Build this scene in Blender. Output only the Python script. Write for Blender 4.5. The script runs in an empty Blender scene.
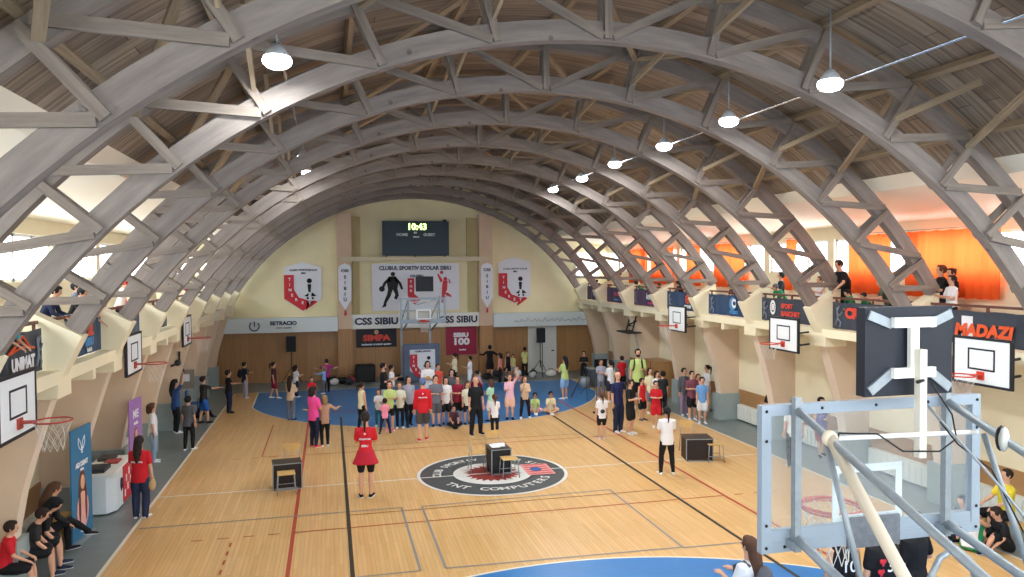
import bpy, bmesh, math, random
from mathutils import Vector, Matrix
random.seed(7)
S = bpy.context.scene
COL = S.collection
PI = math.pi
# ---------------------------------------------------------------- camera, world, exposure
cd = bpy.data.cameras.new('camera'); cam = bpy.data.objects.new('camera', cd); COL.objects.link(cam)
cd.sensor_width = 36.0; cd.lens = 36.0 * 748.98 / 1024; cd.clip_start = .05; cd.clip_end = 300
Rx, Ux, Fx = Vector((.971604, -.236527, -.006360)), Vector((.012799, .025699, .999588)), Vector((.236266, .971285, -.027997))
cam.matrix_world = Matrix(((Rx.x, Ux.x, -Fx.x, -3.7704), (Rx.y, Ux.y, -Fx.y, -17.6294), (Rx.z, Ux.z, -Fx.z, 4.9823), (0, 0, 0, 1)))
S.camera = cam
S.view_settings.view_transform = 'Standard'; S.view_settings.look = 'None'
S.view_settings.gamma = 1.0; S.view_settings.use_curve_mapping = False
S.view_settings.exposure = 0.2
W = bpy.data.worlds.new('sky'); S.world = W; W.use_nodes = True
bg = W.node_tree.nodes['Background']; bg.inputs[0].default_value = (.86, .93, 1, 1); bg.inputs[1].default_value = 4.0

def area(name, loc, rot, sx, sy, power, col=(1, 1, 1)):
    l = bpy.data.lights.new(name, 'AREA'); l.shape = 'RECTANGLE'; l.size = sx; l.size_y = sy; l.energy = power; l.color = col
    o = bpy.data.objects.new(name, l); COL.objects.link(o); o.location = loc; o.rotation_euler = rot; o['kind'] = 'helper'
    return o
# daylight through the two long rows of gallery windows, plus an added fill lamp behind the camera
area('daylight_left', (-9.85, -1.5, 5.3), (0, -PI/2 + .12, 0), 1.2, 36, 1900, (.93, .97, 1))
area('daylight_right', (9.85, -1.5, 5.3), (0, PI/2 - .12, 0), 1.2, 36, 1900, (.93, .97, 1))
area('fill_rear', (0, -19.3, 5.6), (PI/2 + .02, 0, 0), 16, 5.0, 450, (.93, .97, 1))  # added soft fill from behind the camera; the window there is assumed

# ---------------------------------------------------------------- helpers
def lin(c):
    if isinstance(c, str):
        c = c.lstrip('#'); c = [int(c[i:i+2], 16)/255 for i in (0, 2, 4)]
    return tuple((x/12.92 if x <= .04045 else ((x+.055)/1.055)**2.4) for x in c)
MATS = {}
def mat(name, col, rough=.7, metal=0, noise=0, nscale=8, emit=None, estr=0, spec=.3, bump=0):
    if name in MATS: return MATS[name]
    m = bpy.data.materials.new(name); m.use_nodes = True; N = m.node_tree.nodes; L = m.node_tree.links
    b = N['Principled BSDF']; c = lin(col)
    b.inputs['Base Color'].default_value = (*c, 1); b.inputs['Roughness'].default_value = rough
    b.inputs['Metallic'].default_value = metal; b.inputs['Specular IOR Level'].default_value = spec
    if noise or bump:
        tc = N.new('ShaderNodeTexCoord'); nz = N.new('ShaderNodeTexNoise'); nz.inputs['Scale'].default_value = nscale
        nz.inputs['Detail'].default_value = 5; L.new(tc.outputs['Object'], nz.inputs['Vector'])
        if noise:
            r = N.new('ShaderNodeValToRGB'); k = noise
            r.color_ramp.elements[0].position = .3; r.color_ramp.elements[1].position = .7
            r.color_ramp.elements[0].color = (*[x*(1-k) for x in c], 1); r.color_ramp.elements[1].color = (*[min(1, x*(1+k)) for x in c], 1)
            L.new(nz.outputs['Fac'], r.inputs['Fac']); L.new(r.outputs['Color'], b.inputs['Base Color'])
        if bump:
            bp = N.new('ShaderNodeBump'); bp.inputs['Strength'].default_value = bump; L.new(nz.outputs['Fac'], bp.inputs['Height']); L.new(bp.outputs['Normal'], b.inputs['Normal'])
    if emit:
        b.inputs['Emission Color'].default_value = (*lin(emit), 1); b.inputs['Emission Strength'].default_value = estr
    MATS[name] = m; return m
def wood(name, c1, c2, scale=(1, 1, 1), rough=.6, knots=False):
    """sawn timber: streaks along the grain (UV u runs along the piece) plus knots"""
    if name in MATS: return MATS[name]
    m = bpy.data.materials.new(name); m.use_nodes = True; N = m.node_tree.nodes; L = m.node_tree.links; b = N['Principled BSDF']
    b.inputs['Roughness'].default_value = rough; b.inputs['Specular IOR Level'].default_value = .25
    tc = N.new('ShaderNodeTexCoord'); mp = N.new('ShaderNodeMapping'); mp.inputs['Scale'].default_value = scale
    L.new(tc.outputs['UV'], mp.inputs['Vector'])
    nz = N.new('ShaderNodeTexNoise'); nz.inputs['Scale'].default_value = 1; nz.inputs['Detail'].default_value = 8; nz.inputs['Roughness'].default_value = .65
    L.new(mp.outputs['Vector'], nz.inputs['Vector'])
    r = N.new('ShaderNodeValToRGB'); r.color_ramp.elements[0].position = .32; r.color_ramp.elements[1].position = .68
    r.color_ramp.elements[0].color = (*lin(c1), 1); r.color_ramp.elements[1].color = (*lin(c2), 1)
    L.new(nz.outputs['Fac'], r.inputs['Fac']); out = r.outputs['Color']
    if knots:
        vo = N.new('ShaderNodeTexVoronoi'); vo.inputs['Scale'].default_value = 2.2; L.new(tc.outputs['UV'], vo.inputs['Vector'])
        r2 = N.new('ShaderNodeValToRGB'); r2.color_ramp.elements[0].position = .05; r2.color_ramp.elements[1].position = .11
        r2.color_ramp.elements[0].color = (.45, .4, .38, 1); r2.color_ramp.elements[1].color = (1, 1, 1, 1)
        L.new(vo.outputs['Distance'], r2.inputs['Fac'])
        mx = N.new('ShaderNodeMix'); mx.data_type = 'RGBA'; mx.blend_type = 'MULTIPLY'; mx.inputs[0].default_value = .8
        L.new(out, mx.inputs[6]); L.new(r2.outputs['Color'], mx.inputs[7]); out = mx.outputs[2]
    L.new(out, b.inputs['Base Color']); MATS[name] = m; return m
def planks(name, c1, c2, cm, bw, rh, rough=.5, swap=False, spec=.4, streak=.35, coord='UV', noise_scale=(.6, 14, 1), big=0):
    """boards: brick pattern in metres with streaky grain"""
    if name in MATS: return MATS[name]
    m = bpy.data.materials.new(name); m.use_nodes = True; N = m.node_tree.nodes; L = m.node_tree.links; b = N['Principled BSDF']
    b.inputs['Roughness'].default_value = rough; b.inputs['Specular IOR Level'].default_value = spec
    tc = N.new('ShaderNodeTexCoord'); mp = N.new('ShaderNodeMapping'); L.new(tc.outputs[coord], mp.inputs['Vector'])
    if swap: mp.inputs['Rotation'].default_value = (0, 0, PI/2)
    br = N.new('ShaderNodeTexBrick'); L.new(mp.outputs['Vector'], br.inputs['Vector'])
    br.inputs['Scale'].default_value = 1; br.inputs['Brick Width'].default_value = bw; br.inputs['Row Height'].default_value = rh
    br.inputs['Mortar Size'].default_value = .003 if rh < .12 else .006; br.inputs['Mortar Smooth'].default_value = .3
    br.inputs['Color1'].default_value = (*lin(c1), 1); br.inputs['Color2'].default_value = (*lin(c2), 1); br.inputs['Mortar'].default_value = (*lin(cm), 1)
    m2 = N.new('ShaderNodeMapping'); m2.inputs['Scale'].default_value = noise_scale; L.new(mp.outputs['Vector'], m2.inputs['Vector'])
    nz = N.new('ShaderNodeTexNoise'); nz.inputs['Scale'].default_value = 1; nz.inputs['Detail'].default_value = 6; L.new(m2.outputs['Vector'], nz.inputs['Vector'])
    r = N.new('ShaderNodeMapRange'); r.inputs[1].default_value = .25; r.inputs[2].default_value = .75; r.inputs[3].default_value = 1-streak; r.inputs[4].default_value = 1+streak*.6
    L.new(nz.outputs['Fac'], r.inputs[0])
    vm = N.new('ShaderNodeVectorMath'); vm.operation = 'SCALE'; L.new(br.outputs['Color'], vm.inputs[0]); L.new(r.outputs[0], vm.inputs['Scale'])
    out = vm.outputs[0]
    if big:
        n2 = N.new('ShaderNodeTexNoise'); n2.inputs['Scale'].default_value = .35; n2.inputs['Detail'].default_value = 3; L.new(tc.outputs[coord], n2.inputs['Vector'])
        r3 = N.new('ShaderNodeMapRange'); r3.inputs[1].default_value = .3; r3.inputs[2].default_value = .7; r3.inputs[3].default_value = 1-big; r3.inputs[4].default_value = 1+big; L.new(n2.outputs['Fac'], r3.inputs[0])
        v2 = N.new('ShaderNodeVectorMath'); v2.operation = 'SCALE'; L.new(out, v2.inputs[0]); L.new(r3.outputs[0], v2.inputs['Scale']); out = v2.outputs[0]
    L.new(out, b.inputs['Base Color']); MATS[name] = m; return m

class MB:
    """collects shapes, links them as one mesh object"""
    def __init__(s): s.v = []; s.f = []; s.mi = []; s.uv = []; s.sm = []
    def add(s, vs, fs, mi=0, uvs=None, smooth=False):
        o = len(s.v); s.v += [tuple(v) for v in vs]
        for k, f in enumerate(fs):
            s.f.append([i+o for i in f]); s.mi.append(mi); s.sm.append(smooth)
            s.uv.append(uvs[k] if uvs else [(s.v[i+o][0], s.v[i+o][1]) for i in f])
    def box(s, a, b, mi=0, M=None):
        (x0, y0, z0), (x1, y1, z1) = a, b
        vs = [Vector(q) for q in ((x0,y0,z0),(x1,y0,z0),(x1,y1,z0),(x0,y1,z0),(x0,y0,z1),(x1,y0,z1),(x1,y1,z1),(x0,y1,z1))]
        fs = [(0,3,2,1),(4,5,6,7),(0,1,5,4),(1,2,6,5),(2,3,7,6),(3,0,4,7)]; ax = [(0,1),(0,1),(0,2),(1,2),(0,2),(1,2)]
        uv = [[(vs[i][q[0]], vs[i][q[1]]) for i in f] for f, q in zip(fs, ax)]
        if M is not None: vs = [M @ v for v in vs]
        s.add(vs, fs, mi, uv)
    def bar(s, p, q, w, d, up=(0, 0, 1), mi=0):
        """rectangular bar from p to q; w across, d along 'up'; UV u runs along it"""
        p, q = Vector(p), Vector(q); t = (q-p); Ln = t.length; t /= Ln; up = Vector(up); x = t.cross(up)
        if x.length < 1e-4: x = t.cross(Vector((0, 1, 0)))
        x.normalize(); u = x.cross(t); c = [(-w/2, -d/2), (w/2, -d/2), (w/2, d/2), (-w/2, d/2)]
        vs = [p+x*a+u*b for a, b in c]+[q+x*a+u*b for a, b in c]
        fs = [(3,2,1,0),(4,5,6,7)]+[(i, (i+1) % 4, 4+(i+1) % 4, 4+i) for i in range(4)]
        r = random.random()*9
        uv = [[(r, 0), (r, .1), (r+.1, .1), (r+.1, 0)]]*2+[[(r, r+i*.2), (r, r+i*.2+.15), (r+Ln, r+i*.2+.15), (r+Ln, r+i*.2)] for i in range(4)]
        s.add(vs, fs, mi, uv)
    def tube(s, pts, r, n=8, mi=0, cap=True, closed=False, smooth=True):
        pts = [Vector(p) for p in pts]; m = len(pts); rs = r if isinstance(r, (list, tuple)) else [r]*m
        vs = []; prev = None
        for i, p in enumerate(pts):
            if closed: t = pts[(i+1) % m]-pts[i-1]
            else: t = pts[min(i+1, m-1)]-pts[max(i-1, 0)]
            t.normalize()
            if prev is None:
                a = Vector((0, 0, 1)) if abs(t.z) < .9 else Vector((1, 0, 0)); x = t.cross(a).normalized()
            else: x = (prev-t*prev.dot(t)).normalized()
            prev = x; y = t.cross(x)
            vs += [p+(x*math.cos(2*PI*k/n)+y*math.sin(2*PI*k/n))*rs[i] for k in range(n)]
        fs = []
        for i in range(m if closed else m-1):
            for k in range(n): fs.append((i*n+k, i*n+(k+1) % n, ((i+1) % m)*n+(k+1) % n, ((i+1) % m)*n+k))
        if cap and not closed: fs += [tuple(range(n))[::-1], tuple((m-1)*n+k for k in range(n))]
        s.add(vs, fs, mi, None, smooth)
    def ell(s, c, r, n=10, m=7, mi=0, M=None):
        c = Vector(c); vs = [c+Vector((0, 0, -r[2]))]
        for j in range(1, m):
            a = -PI/2+PI*j/m
            vs += [c+Vector((r[0]*math.cos(a)*math.cos(2*PI*k/n), r[1]*math.cos(a)*math.sin(2*PI*k/n), r[2]*math.sin(a))) for k in range(n)]
        vs.append(c+Vector((0, 0, r[2]))); fs = [(0, 1+(k+1) % n, 1+k) for k in range(n)]
        for j in range(m-2):
            for k in range(n): a = 1+j*n; fs.append((a+k, a+(k+1) % n, a+n+(k+1) % n, a+n+k))
        a = 1+(m-2)*n; fs += [(a+k, a+(k+1) % n, len(vs)-1) for k in range(n)]
        if M is not None: vs = [M @ v for v in vs]
        s.add(vs, fs, mi, None, True)
    def prism(s, poly, d0, d1, axis='y', mi=0, side_mi=None, uvs=True):
        """extrude a polygon given in the two other axes"""
        n = len(poly)
        def P(a, b, d): return {'y': (a, d, b), 'x': (d, a, b), 'z': (a, b, d)}[axis]
        vs = [P(a, b, d0) for a, b in poly]+[P(a, b, d1) for a, b in poly]
        s.add(vs, [tuple(range(n)), tuple(range(2*n-1, n-1, -1))], mi, [[poly[i] for i in range(n)], [poly[i] for i in range(n-1, -1, -1)]])
        fs = [(i+n, (i+1) % n+n, (i+1) % n, i) for i in range(n)]
        uv = []; L = 0
        for i in range(n):
            a, b = poly[i], poly[(i+1) % n]; e = math.hypot(b[0]-a[0], b[1]-a[1]); uv.append([(L, d1), (L+e, d1), (L+e, d0), (L, d0)]); L += e
        s.add(vs, fs, mi if side_mi is None else side_mi, uv)
    def build(s, name, mats, parent=None, recalc=True):
        me = bpy.data.meshes.new(name); me.from_pydata(s.v, [], s.f)
        if not isinstance(mats, (list, tuple)): mats = [mats]
        for m in mats: me.materials.append(m)
        me.polygons.foreach_set('material_index', s.mi); me.polygons.foreach_set('use_smooth', s.sm)
        ul = me.uv_layers.new(name='UVMap'); flat = [c for u in s.uv for q in u for c in q]; ul.data.foreach_set('uv', flat)
        if recalc:
            b = bmesh.new(); b.from_mesh(me); bmesh.ops.recalc_face_normals(b, faces=b.faces); b.to_mesh(me); b.free()
        o = bpy.data.objects.new(name, me); COL.objects.link(o)
        if parent: o.parent = parent
        return o
def tag(o, label, cat, group=None, kind=None):
    o['label'] = label; o['category'] = cat
    if group: o['group'] = group
    if kind: o['kind'] = kind
    return o
def struct(o, label=None):
    o['kind'] = 'structure'
    if label: o['label'] = label
    return o
def empty(name, loc=(0, 0, 0), rz=0):
    o = bpy.data.objects.new(name, None); COL.objects.link(o); o.location = loc; o.rotation_euler = (0, 0, rz); o.empty_display_size = .1; return o
def thing(name, label, cat, loc=(0, 0, 0), rz=0, group=None): return tag(empty(name, loc, rz), label, cat, group)
def copy_tree(o, parent=None):
    c = o.copy(); COL.objects.link(c); c.parent = parent
    for ch in o.children: copy_tree(ch, c)
    return c
def rings_box(mb, x0, x1, y0, y1, z0, z1, mi=0): mb.box((x0, y0, z0), (x1, y1, z1), mi)

def text(name, s, size, m, parent=None, M=None, bold=0, ext=.004, sx=1, align='CENTER', shear=0, sp=1):
    c = bpy.data.curves.new(name, 'FONT'); c.body = s; c.size = size; c.extrude = ext; c.offset = bold; c.align_x = align; c.align_y = 'CENTER'
    c.shear = shear; c.space_character = sp; c.resolution_u = 3
    t = bpy.data.objects.new(name, c); COL.objects.link(t); bpy.context.view_layer.update()
    me = bpy.data.meshes.new_from_object(t.evaluated_get(bpy.context.evaluated_depsgraph_get())); bpy.data.objects.remove(t); me.name = name
    me.materials.clear(); me.materials.append(m)
    T = Matrix.Diagonal((sx, 1, 1, 1))
    me.transform((M if M is not None else Matrix()) @ T)
    o = bpy.data.objects.new(name, me); COL.objects.link(o)
    if parent: o.parent = parent
    return o
def face(loc, right, up):
    """matrix that lays the XY plane of a text on a surface"""
    r, u = Vector(right).normalized(), Vector(up).normalized(); n = r.cross(u); l = Vector(loc)
    return Matrix(((r.x, u.x, n.x, l.x), (r.y, u.y, n.y, l.y), (r.z, u.z, n.z, l.z), (0, 0, 0, 1)))
def join_into(o, others):
    bm = bmesh.new(); bm.from_mesh(o.data)
    for q in others:
        bm.from_mesh(q.data); bpy.data.objects.remove(q)
    bm.to_mesh(o.data); bm.free(); return o

# ---------------------------------------------------------------- materials of the place
M_cream = mat('cream_paint', '#e9dfc0', .8, noise=.04, nscale=1.5)
M_creamend = mat('cream_paint_end_wall', '#e6dcb4', .8, noise=.05, nscale=1.2)
M_beige = mat('beige_pink_paint', '#cdb49a', .75, noise=.05, nscale=1.5)
M_tan = mat('tan_paint', '#d4bda4', .7, noise=.05, nscale=1.5)
M_olive = mat('olive_cream_paint', '#bfb184', .8, noise=.05, nscale=2)
M_white = mat('white_paint', '#e9e9e4', .5)
M_ceil = mat('gallery_ceiling_paint', '#ece3cf', .85)
M_lino = mat('grey_linoleum', '#76807f', .35, noise=.08, nscale=2.5, spec=.5)
M_court = planks('court_boards', '#deb57e', '#d5a96c', '#b88c54', 1.6, .075, rough=.3, swap=True, spec=.5, streak=.13, big=.06)
M_roof = planks('roof_boards', '#9a8a78', '#7d6e5f', '#4a3f36', 3.1, .26, rough=.8, spec=.15, streak=.45, big=.12)
M_beam = wood('whitewashed_glulam', '#756c68', '#90877f', (1.0, 7, 1), .75, knots=True)
M_web = wood('grey_timber', '#71665f', '#8d8378', (1.2, 10, 1), .75)
M_raw = wood('pale_timber', '#80705c', '#a08e74', (1.2, 10, 1), .7)
M_panel = planks('wood_panelling', '#a98054', '#a1774c', '#80603e', 2.4, .6, rough=.4, swap=True, spec=.4, streak=.16, coord='Object')
M_chairwood = mat('chair_plywood', '#d2ab6c', .4, noise=.06, nscale=6)
M_black = mat('black_plastic', '#17181b', .45)
M_blackpaint = mat('black_board_edge', '#26262b', .5)
M_galv = mat('galvanised_steel', '#939ca2', .45, metal=.3, noise=.08, nscale=20)
M_alu = mat('grey_frame_paint', '#96a3af', .4)
M_steel = mat('dark_steel', '#3b3d42', .4, metal=.6)
M_orange = mat('orange_ring_paint', '#c8402c', .4)
M_ringdull = mat('dull_red_ring_paint', '#a8423a', .45)
M_net = mat('net_cord', '#d6d3cc', .8)
M_railwood = mat('rail_brown', '#6b4438', .5)
M_board = mat('white_backboard', '#e6ebec', .35)
def glassmat(name, tint, alpha, rough=.05):
    m = bpy.data.materials.new(name); m.use_nodes = True; N = m.node_tree.nodes; L = m.node_tree.links; N.clear()
    o = N.new('ShaderNodeOutputMaterial'); mx = N.new('ShaderNodeMixShader'); tr = N.new('ShaderNodeBsdfTransparent'); p = N.new('ShaderNodeBsdfPrincipled')
    tr.inputs[0].default_value = (*tint, 1); p.inputs['Base Color'].default_value = (.75, .8, .84, 1); p.inputs['Roughness'].default_value = rough
    mx.inputs[0].default_value = alpha; L.new(tr.outputs[0], mx.inputs[1]); L.new(p.outputs[0], mx.inputs[2]); L.new(mx.outputs[0], o.inputs[0]); MATS[name] = m; return m
M_glass = glassmat('window_glass', (.97, .98, 1), .05)
M_acryl = glassmat('backboard_glass', (.93, .95, .95), .12, .15)
def clothmat(name, c, tr=.55):
    m = bpy.data.materials.new(name); m.use_nodes = True; N = m.node_tree.nodes; L = m.node_tree.links; N.clear()
    o = N.new('ShaderNodeOutputMaterial'); mx = N.new('ShaderNodeMixShader'); a = N.new('ShaderNodeBsdfDiffuse'); b = N.new('ShaderNodeBsdfTranslucent')
    a.inputs[0].default_value = (*lin(c), 1); b.inputs[0].default_value = (*lin(c), 1); mx.inputs[0].default_value = tr
    L.new(a.outputs[0], mx.inputs[1]); L.new(b.outputs[0], mx.inputs[2]); L.new(mx.outputs[0], o.inputs[0]); return m
M_curtain = clothmat('orange_curtain_cloth', '#e26430', .34)

# ---------------------------------------------------------------- floor and court
YN, YF = -20.2, 16.85
mb = MB(); mb.box((-9.4, YN, -.3), (9.4, YF, -.004)); struct(mb.build('floor', M_lino), 'grey linoleum floor around the wooden court')
mb = MB(); mb.box((-7.5, -14.0, -.2), (7.5, 14.0, 0)); struct(mb.build('floor_court', M_court), 'pale wooden court floor')
M_blue = mat('blue_court_paint', '#2874b4', .35, noise=.05, nscale=3, spec=.5)
M_wl = mat('white_line_paint', '#e3ddcb', .4); M_rl = mat('red_line_paint', '#b04a35', .4); M_kl = mat('black_line_paint', '#3a3630', .4)
M_gl = mat('grey_line_paint', '#8c8b88', .4); M_dr = mat('dark_red_line_paint', '#8a5a3c', .4)
def three(sg, name):
    yc = 12.425; pts = []
    for i in range(49):
        a = PI*i/48; pts.append((6.75*math.cos(a), yc-6.75*math.sin(a)))
    pts = [p for p in pts if abs(p[0]) <= 6.6]; inner = [(6.6, 14.0)]+pts+[(-6.6, 14.0)]
    q = [(6.65, 14.0)]+[(x*6.80/6.75, yc+(y-yc)*6.80/6.75) for x, y in pts]+[(-6.65, 14.0)]
    mb = MB(); mb.add([(x, sg*y, .003) for x, y in inner], [tuple(range(len(inner)))][::1], 0)
    o = mb.build(name, M_blue); 
    if o.data.polygons[0].normal.z < 0: o.data.flip_normals()
    struct(o, 'blue painted three point area')
    mb = MB(); n = len(inner)
    for i in range(n-1):
        mb.add([(inner[i][0], sg*inner[i][1], .004), (q[i][0], sg*q[i][1], .004), (q[i+1][0], sg*q[i+1][1], .004), (inner[i+1][0], sg*inner[i+1][1], .004)], [(0, 1, 2, 3)])
    struct(mb.build(name+'_line', M_wl), 'white three point line')
three(1, 'floor_marking_blue_far'); three(-1, 'floor_marking_blue_near')
def lines(name, m, segs, w=.05, z=.005):
    mb = MB()
    for (x0, y0, x1, y1) in segs:
        d = Vector((x1-x0, y1-y0, 0)); n = Vector((-d.y, d.x, 0)).normalized()*w/2; a, b = Vector((x0, y0, z)), Vector((x1, y1, z))
        mb.add([a-n, b-n, b+n, a+n], [(0, 1, 2, 3)])
    o = mb.build(name, m, recalc=False); struct(o, name.replace('_', ' '))
lines('floor_marking_white', M_wl, [(-7.5, -14, -7.5, 14), (7.5, -14, 7.5, 14), (-7.5, 14, 7.5, 14), (-7.5, 0, -1.83, 0), (1.83, 0, 7.5, 0)], .06)
lines('floor_marking_red', M_rl, [(-4.5, -9, -4.5, 9), (4.5, -9, 4.5, 9), (-4.5, 9, 4.5, 9)], .07, .006)
lines('floor_marking_thin_red', M_rl, [(-4.5, -3.03, 4.5, -3.03), (-4.5, 3.03, 4.5, 3.03)] + [(s*(4.75+k*.45), t*3.03, s*(4.95+k*.45), t*3.03) for s in (-1, 1) for t in (-1, 1) for k in range(4)]
      + [(-5.58, -3.3-k*.42, -5.58, -3.5-k*.42) for k in range(8)] + [(-5.58, 3.1, -5.58, 7.3), (-5.58, 3.1, -5.1, 3.1)], .035, .006)
lines('floor_marking_black', M_kl, [(-3.47, -8, -3.47, 8), (3.45, -8, 3.45, 8)], .07, .007)
lines('floor_marking_dark_red', M_dr, [(-3.47, -2.28, 3.45, -2.28), (-3.47, 3.7, 3.45, 3.5)], .03, .006)
lines('floor_marking_grey', M_gl, [(-7.4, -2.06, -2.38, -2.06), (-2.38, -2.06, -2.38, -5.42), (-3.4, -5.42, -2.38, -5.42), (-1.96, -2.1, -1.96, -5.42), (-1.96, -5.42, 2.25, -5.55), (2.25, -5.58, 3.5, -5.62), (2.25, -2.0, 2.25, -5.58), (-1.96, -2.1, 2.25, -2.0)], .045, .0065)
# centre circle emblem
M_cg = mat('emblem_grey', '#4a4f50', .4); M_cw = mat('emblem_white', '#d9d8d2', .4); M_cr = mat('emblem_red', '#8e3a34', .4)
mb = MB(); N = 72
def ringf(r0, r1, z, mi):
    for i in range(N):
        a, b = 2*PI*i/N, 2*PI*(i+1)/N
        mb.add([(r0*math.cos(a), r0*math.sin(a), z), (r1*math.cos(a), r1*math.sin(a), z), (r1*math.cos(b), r1*math.sin(b), z), (r0*math.cos(b), r0*math.sin(b), z)], [(0, 1, 2, 3)], mi)
ringf(1.74, 1.82, .008, 1); ringf(.95, 1.74, .008, 0); ringf(0.001, .95, .008, 1)
st = [((.72 if k % 2 == 0 else .56)*math.cos(PI*k/24), (.72 if k % 2 == 0 else .56)*math.sin(PI*k/24), .010) for k in range(48)]
mb.add([(0, 0, .010)]+st, [(0, 1+k, 1+(k+1) % 48) for k in range(48)], 2)
mb.add([(-1.8, -.025, .012), (1.8, -.025, .012), (1.8, .025, .012), (-1.8, .025, .012)], [(0, 1, 2, 3)], 1)
emb = mb.build('floor_marking_emblem', [M_cg, M_cw, M_cr], recalc=False); struct(emb, 'round grey, white and red emblem painted at the centre of the court')
def arc_text(s, r, a0, a1, top, name, sz):
    L = []
    for i, ch in enumerate(s):
        if ch == ' ': continue
        a = a0+(a1-a0)*i/(len(s)-1); p = (r*math.cos(a), r*math.sin(a), .012)
        up = Vector((math.cos(a), math.sin(a), 0))*(1 if top else -1)
        L.append(text('t', ch, sz, M_cw, None, face(p, (up.y, -up.x, 0), up), .006, .0005, sx=1.0))
    o = join_into(L[0], L[1:]); o.name = name; o.parent = emb; return o
arc_text('CLUB SPORTIV SCOLAR SIBIU', 1.33, PI*.985, PI*.03, True, 'emblem_lettering', .28)
arc_text('TNT COMPUTERS', 1.33, PI*1.17, PI*1.83, False, 'emblem_lettering', .31)
# floor sticker next to the emblem
mb = MB(); mb.add([(.8, -.43, .014), (1.47, -.46, .014), (1.49, .49, .014), (.82, .57, .014)], [(0, 1, 2, 3)], 0)
stk = mb.build('floor_sticker', mat('sticker_pink', '#d98d8b', .5), recalc=False); tag(stk, 'pink red and blue rectangular sticker on the centre circle emblem', 'sticker')
mb = MB()
for k in range(5): mb.box((.88, -.36+k*.19, .0145), (1.42, -.28+k*.19, .0155), 0)
mb.build('red_print', mat('sticker_red', '#c05a55', .5), stk)
mb = MB(); mb.ell((1.1, .05, .016), (.15, .2, .002)); mb.build('blue_print', mat('sticker_blue', '#3d5f9b', .5), stk)

# ---------------------------------------------------------------- trusses
ZC = -.85
TY = [16.2]+[16.62-3.04*k for k in range(1, 12)]
def rp(R, deg): a = math.radians(deg); return R*math.sin(a), ZC+R*math.cos(a)
def chord(R0, R1, y0, y1, amax, n=48):
    mb = MB(); P = []
    for i in range(n+1):
        a = -amax+2*amax*i/n; P.append((rp(R0, a), rp(R1, a), math.radians(a)*R0))
    for i in range(n):
        (a0, a1, u0), (b0, b1, u1) = P[i], P[i+1]
        V = [(a0[0], y0, a0[1]), (b0[0], y0, b0[1]), (b1[0], y0, b1[1]), (a1[0], y0, a1[1]), (a0[0], y1, a0[1]), (b0[0], y1, b0[1]), (b1[0], y1, b1[1]), (a1[0], y1, a1[1])]
        fs = [(0, 1, 2, 3), (7, 6, 5, 4), (4, 5, 1, 0), (3, 2, 6, 7)]; d = R1-R0
        uv = [[(u0, 0), (u1, 0), (u1, d), (u0, d)], [(u0, 1+d), (u1, 1+d), (u1, 1), (u0, 1)], [(u0, 2.2), (u1, 2.2), (u1, 2), (u0, 2)], [(u0, 3), (u1, 3), (u1, 3.2), (u0, 3.2)]]
        mb.add(V, fs, 0, uv)
        if i == 0: mb.add(V, [(0, 3, 7, 4)], 0)
        if i == n-1: mb.add(V, [(1, 5, 6, 2)], 0)
    return mb
NA = [0, 10, 20, 30, 38, 45.5, 53]
ordn = ['at the end wall', 'second from the end wall', 'third from the end wall', 'fourth from the end wall', 'fifth from the end wall', 'sixth from the end wall', 'sixth from the camera', 'fifth from the camera',
        'fourth from the camera', 'third from the camera', 'second from the camera', 'overhead, closest to the camera']
tr0 = thing('timber_arch_truss', '', 'roof truss', (0, 0, 0), 0, 'timber arch trusses of the roof')
chord(8.95, 9.23, -.09, .09, 57.3).build('inner_chord', M_beam, tr0)
chord(9.72, 9.98, -.09, .09, 57.6).build('outer_chord', M_beam, tr0)
def wp(R, a, y): x, z = rp(R, a); return (x, y, z)
for s in (-1, 1):
    for i, a in enumerate(NA):
        if i == 0 and s < 0: continue
        mb = MB()
        for y in (-.125, .125): mb.bar(wp(8.98, s*a, y), wp(9.94, s*(a+(.4 if i else 0)), y), .055, .11, up=(0, 1, 0) if False else (1, 0, 0))
        mb.build('post', M_web, tr0)
    for i in range(len(NA)):
        a = NA[i]; b = NA[i+1] if i < len(NA)-1 else 57.6
        mb = MB(); mb.bar(wp(9.01, s*(a+.45), -.126), wp(9.92, s*(b-.3), -.126), .05, .12, up=(0, 0, 1)); mb.build('diagonal', M_web, tr0)
trs = [tr0]
for k in range(1, len(TY)): trs.append(copy_tree(tr0))
for k, t in enumerate(trs):
    t.location = (0, TY[k], 0); t['label'] = 'grey whitewashed timber arch truss spanning the hall, ' + ordn[k]
# purlins under the boards
pa = [0]+[s*a for a in NA[1:5] for s in (-1, 1)]
for a in pa:
    x, z = rp(10.04, a)
    mb = MB(); mb.bar((x, YN, z), (x, YF, z), .09, .12, up=(math.sin(math.radians(a)), 0, math.cos(math.radians(a))))
    side = 'at the ridge' if a == 0 else ('%s purlin up from the %s gallery' % (['lowest', 'second', 'third', 'fourth'][4-NA.index(abs(a))], 'left' if a < 0 else 'right'))
    tag(mb.build('roof_purlin', M_raw), 'pale timber purlin running the length of the roof, '+side, 'purlin', 'roof purlins')
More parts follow.
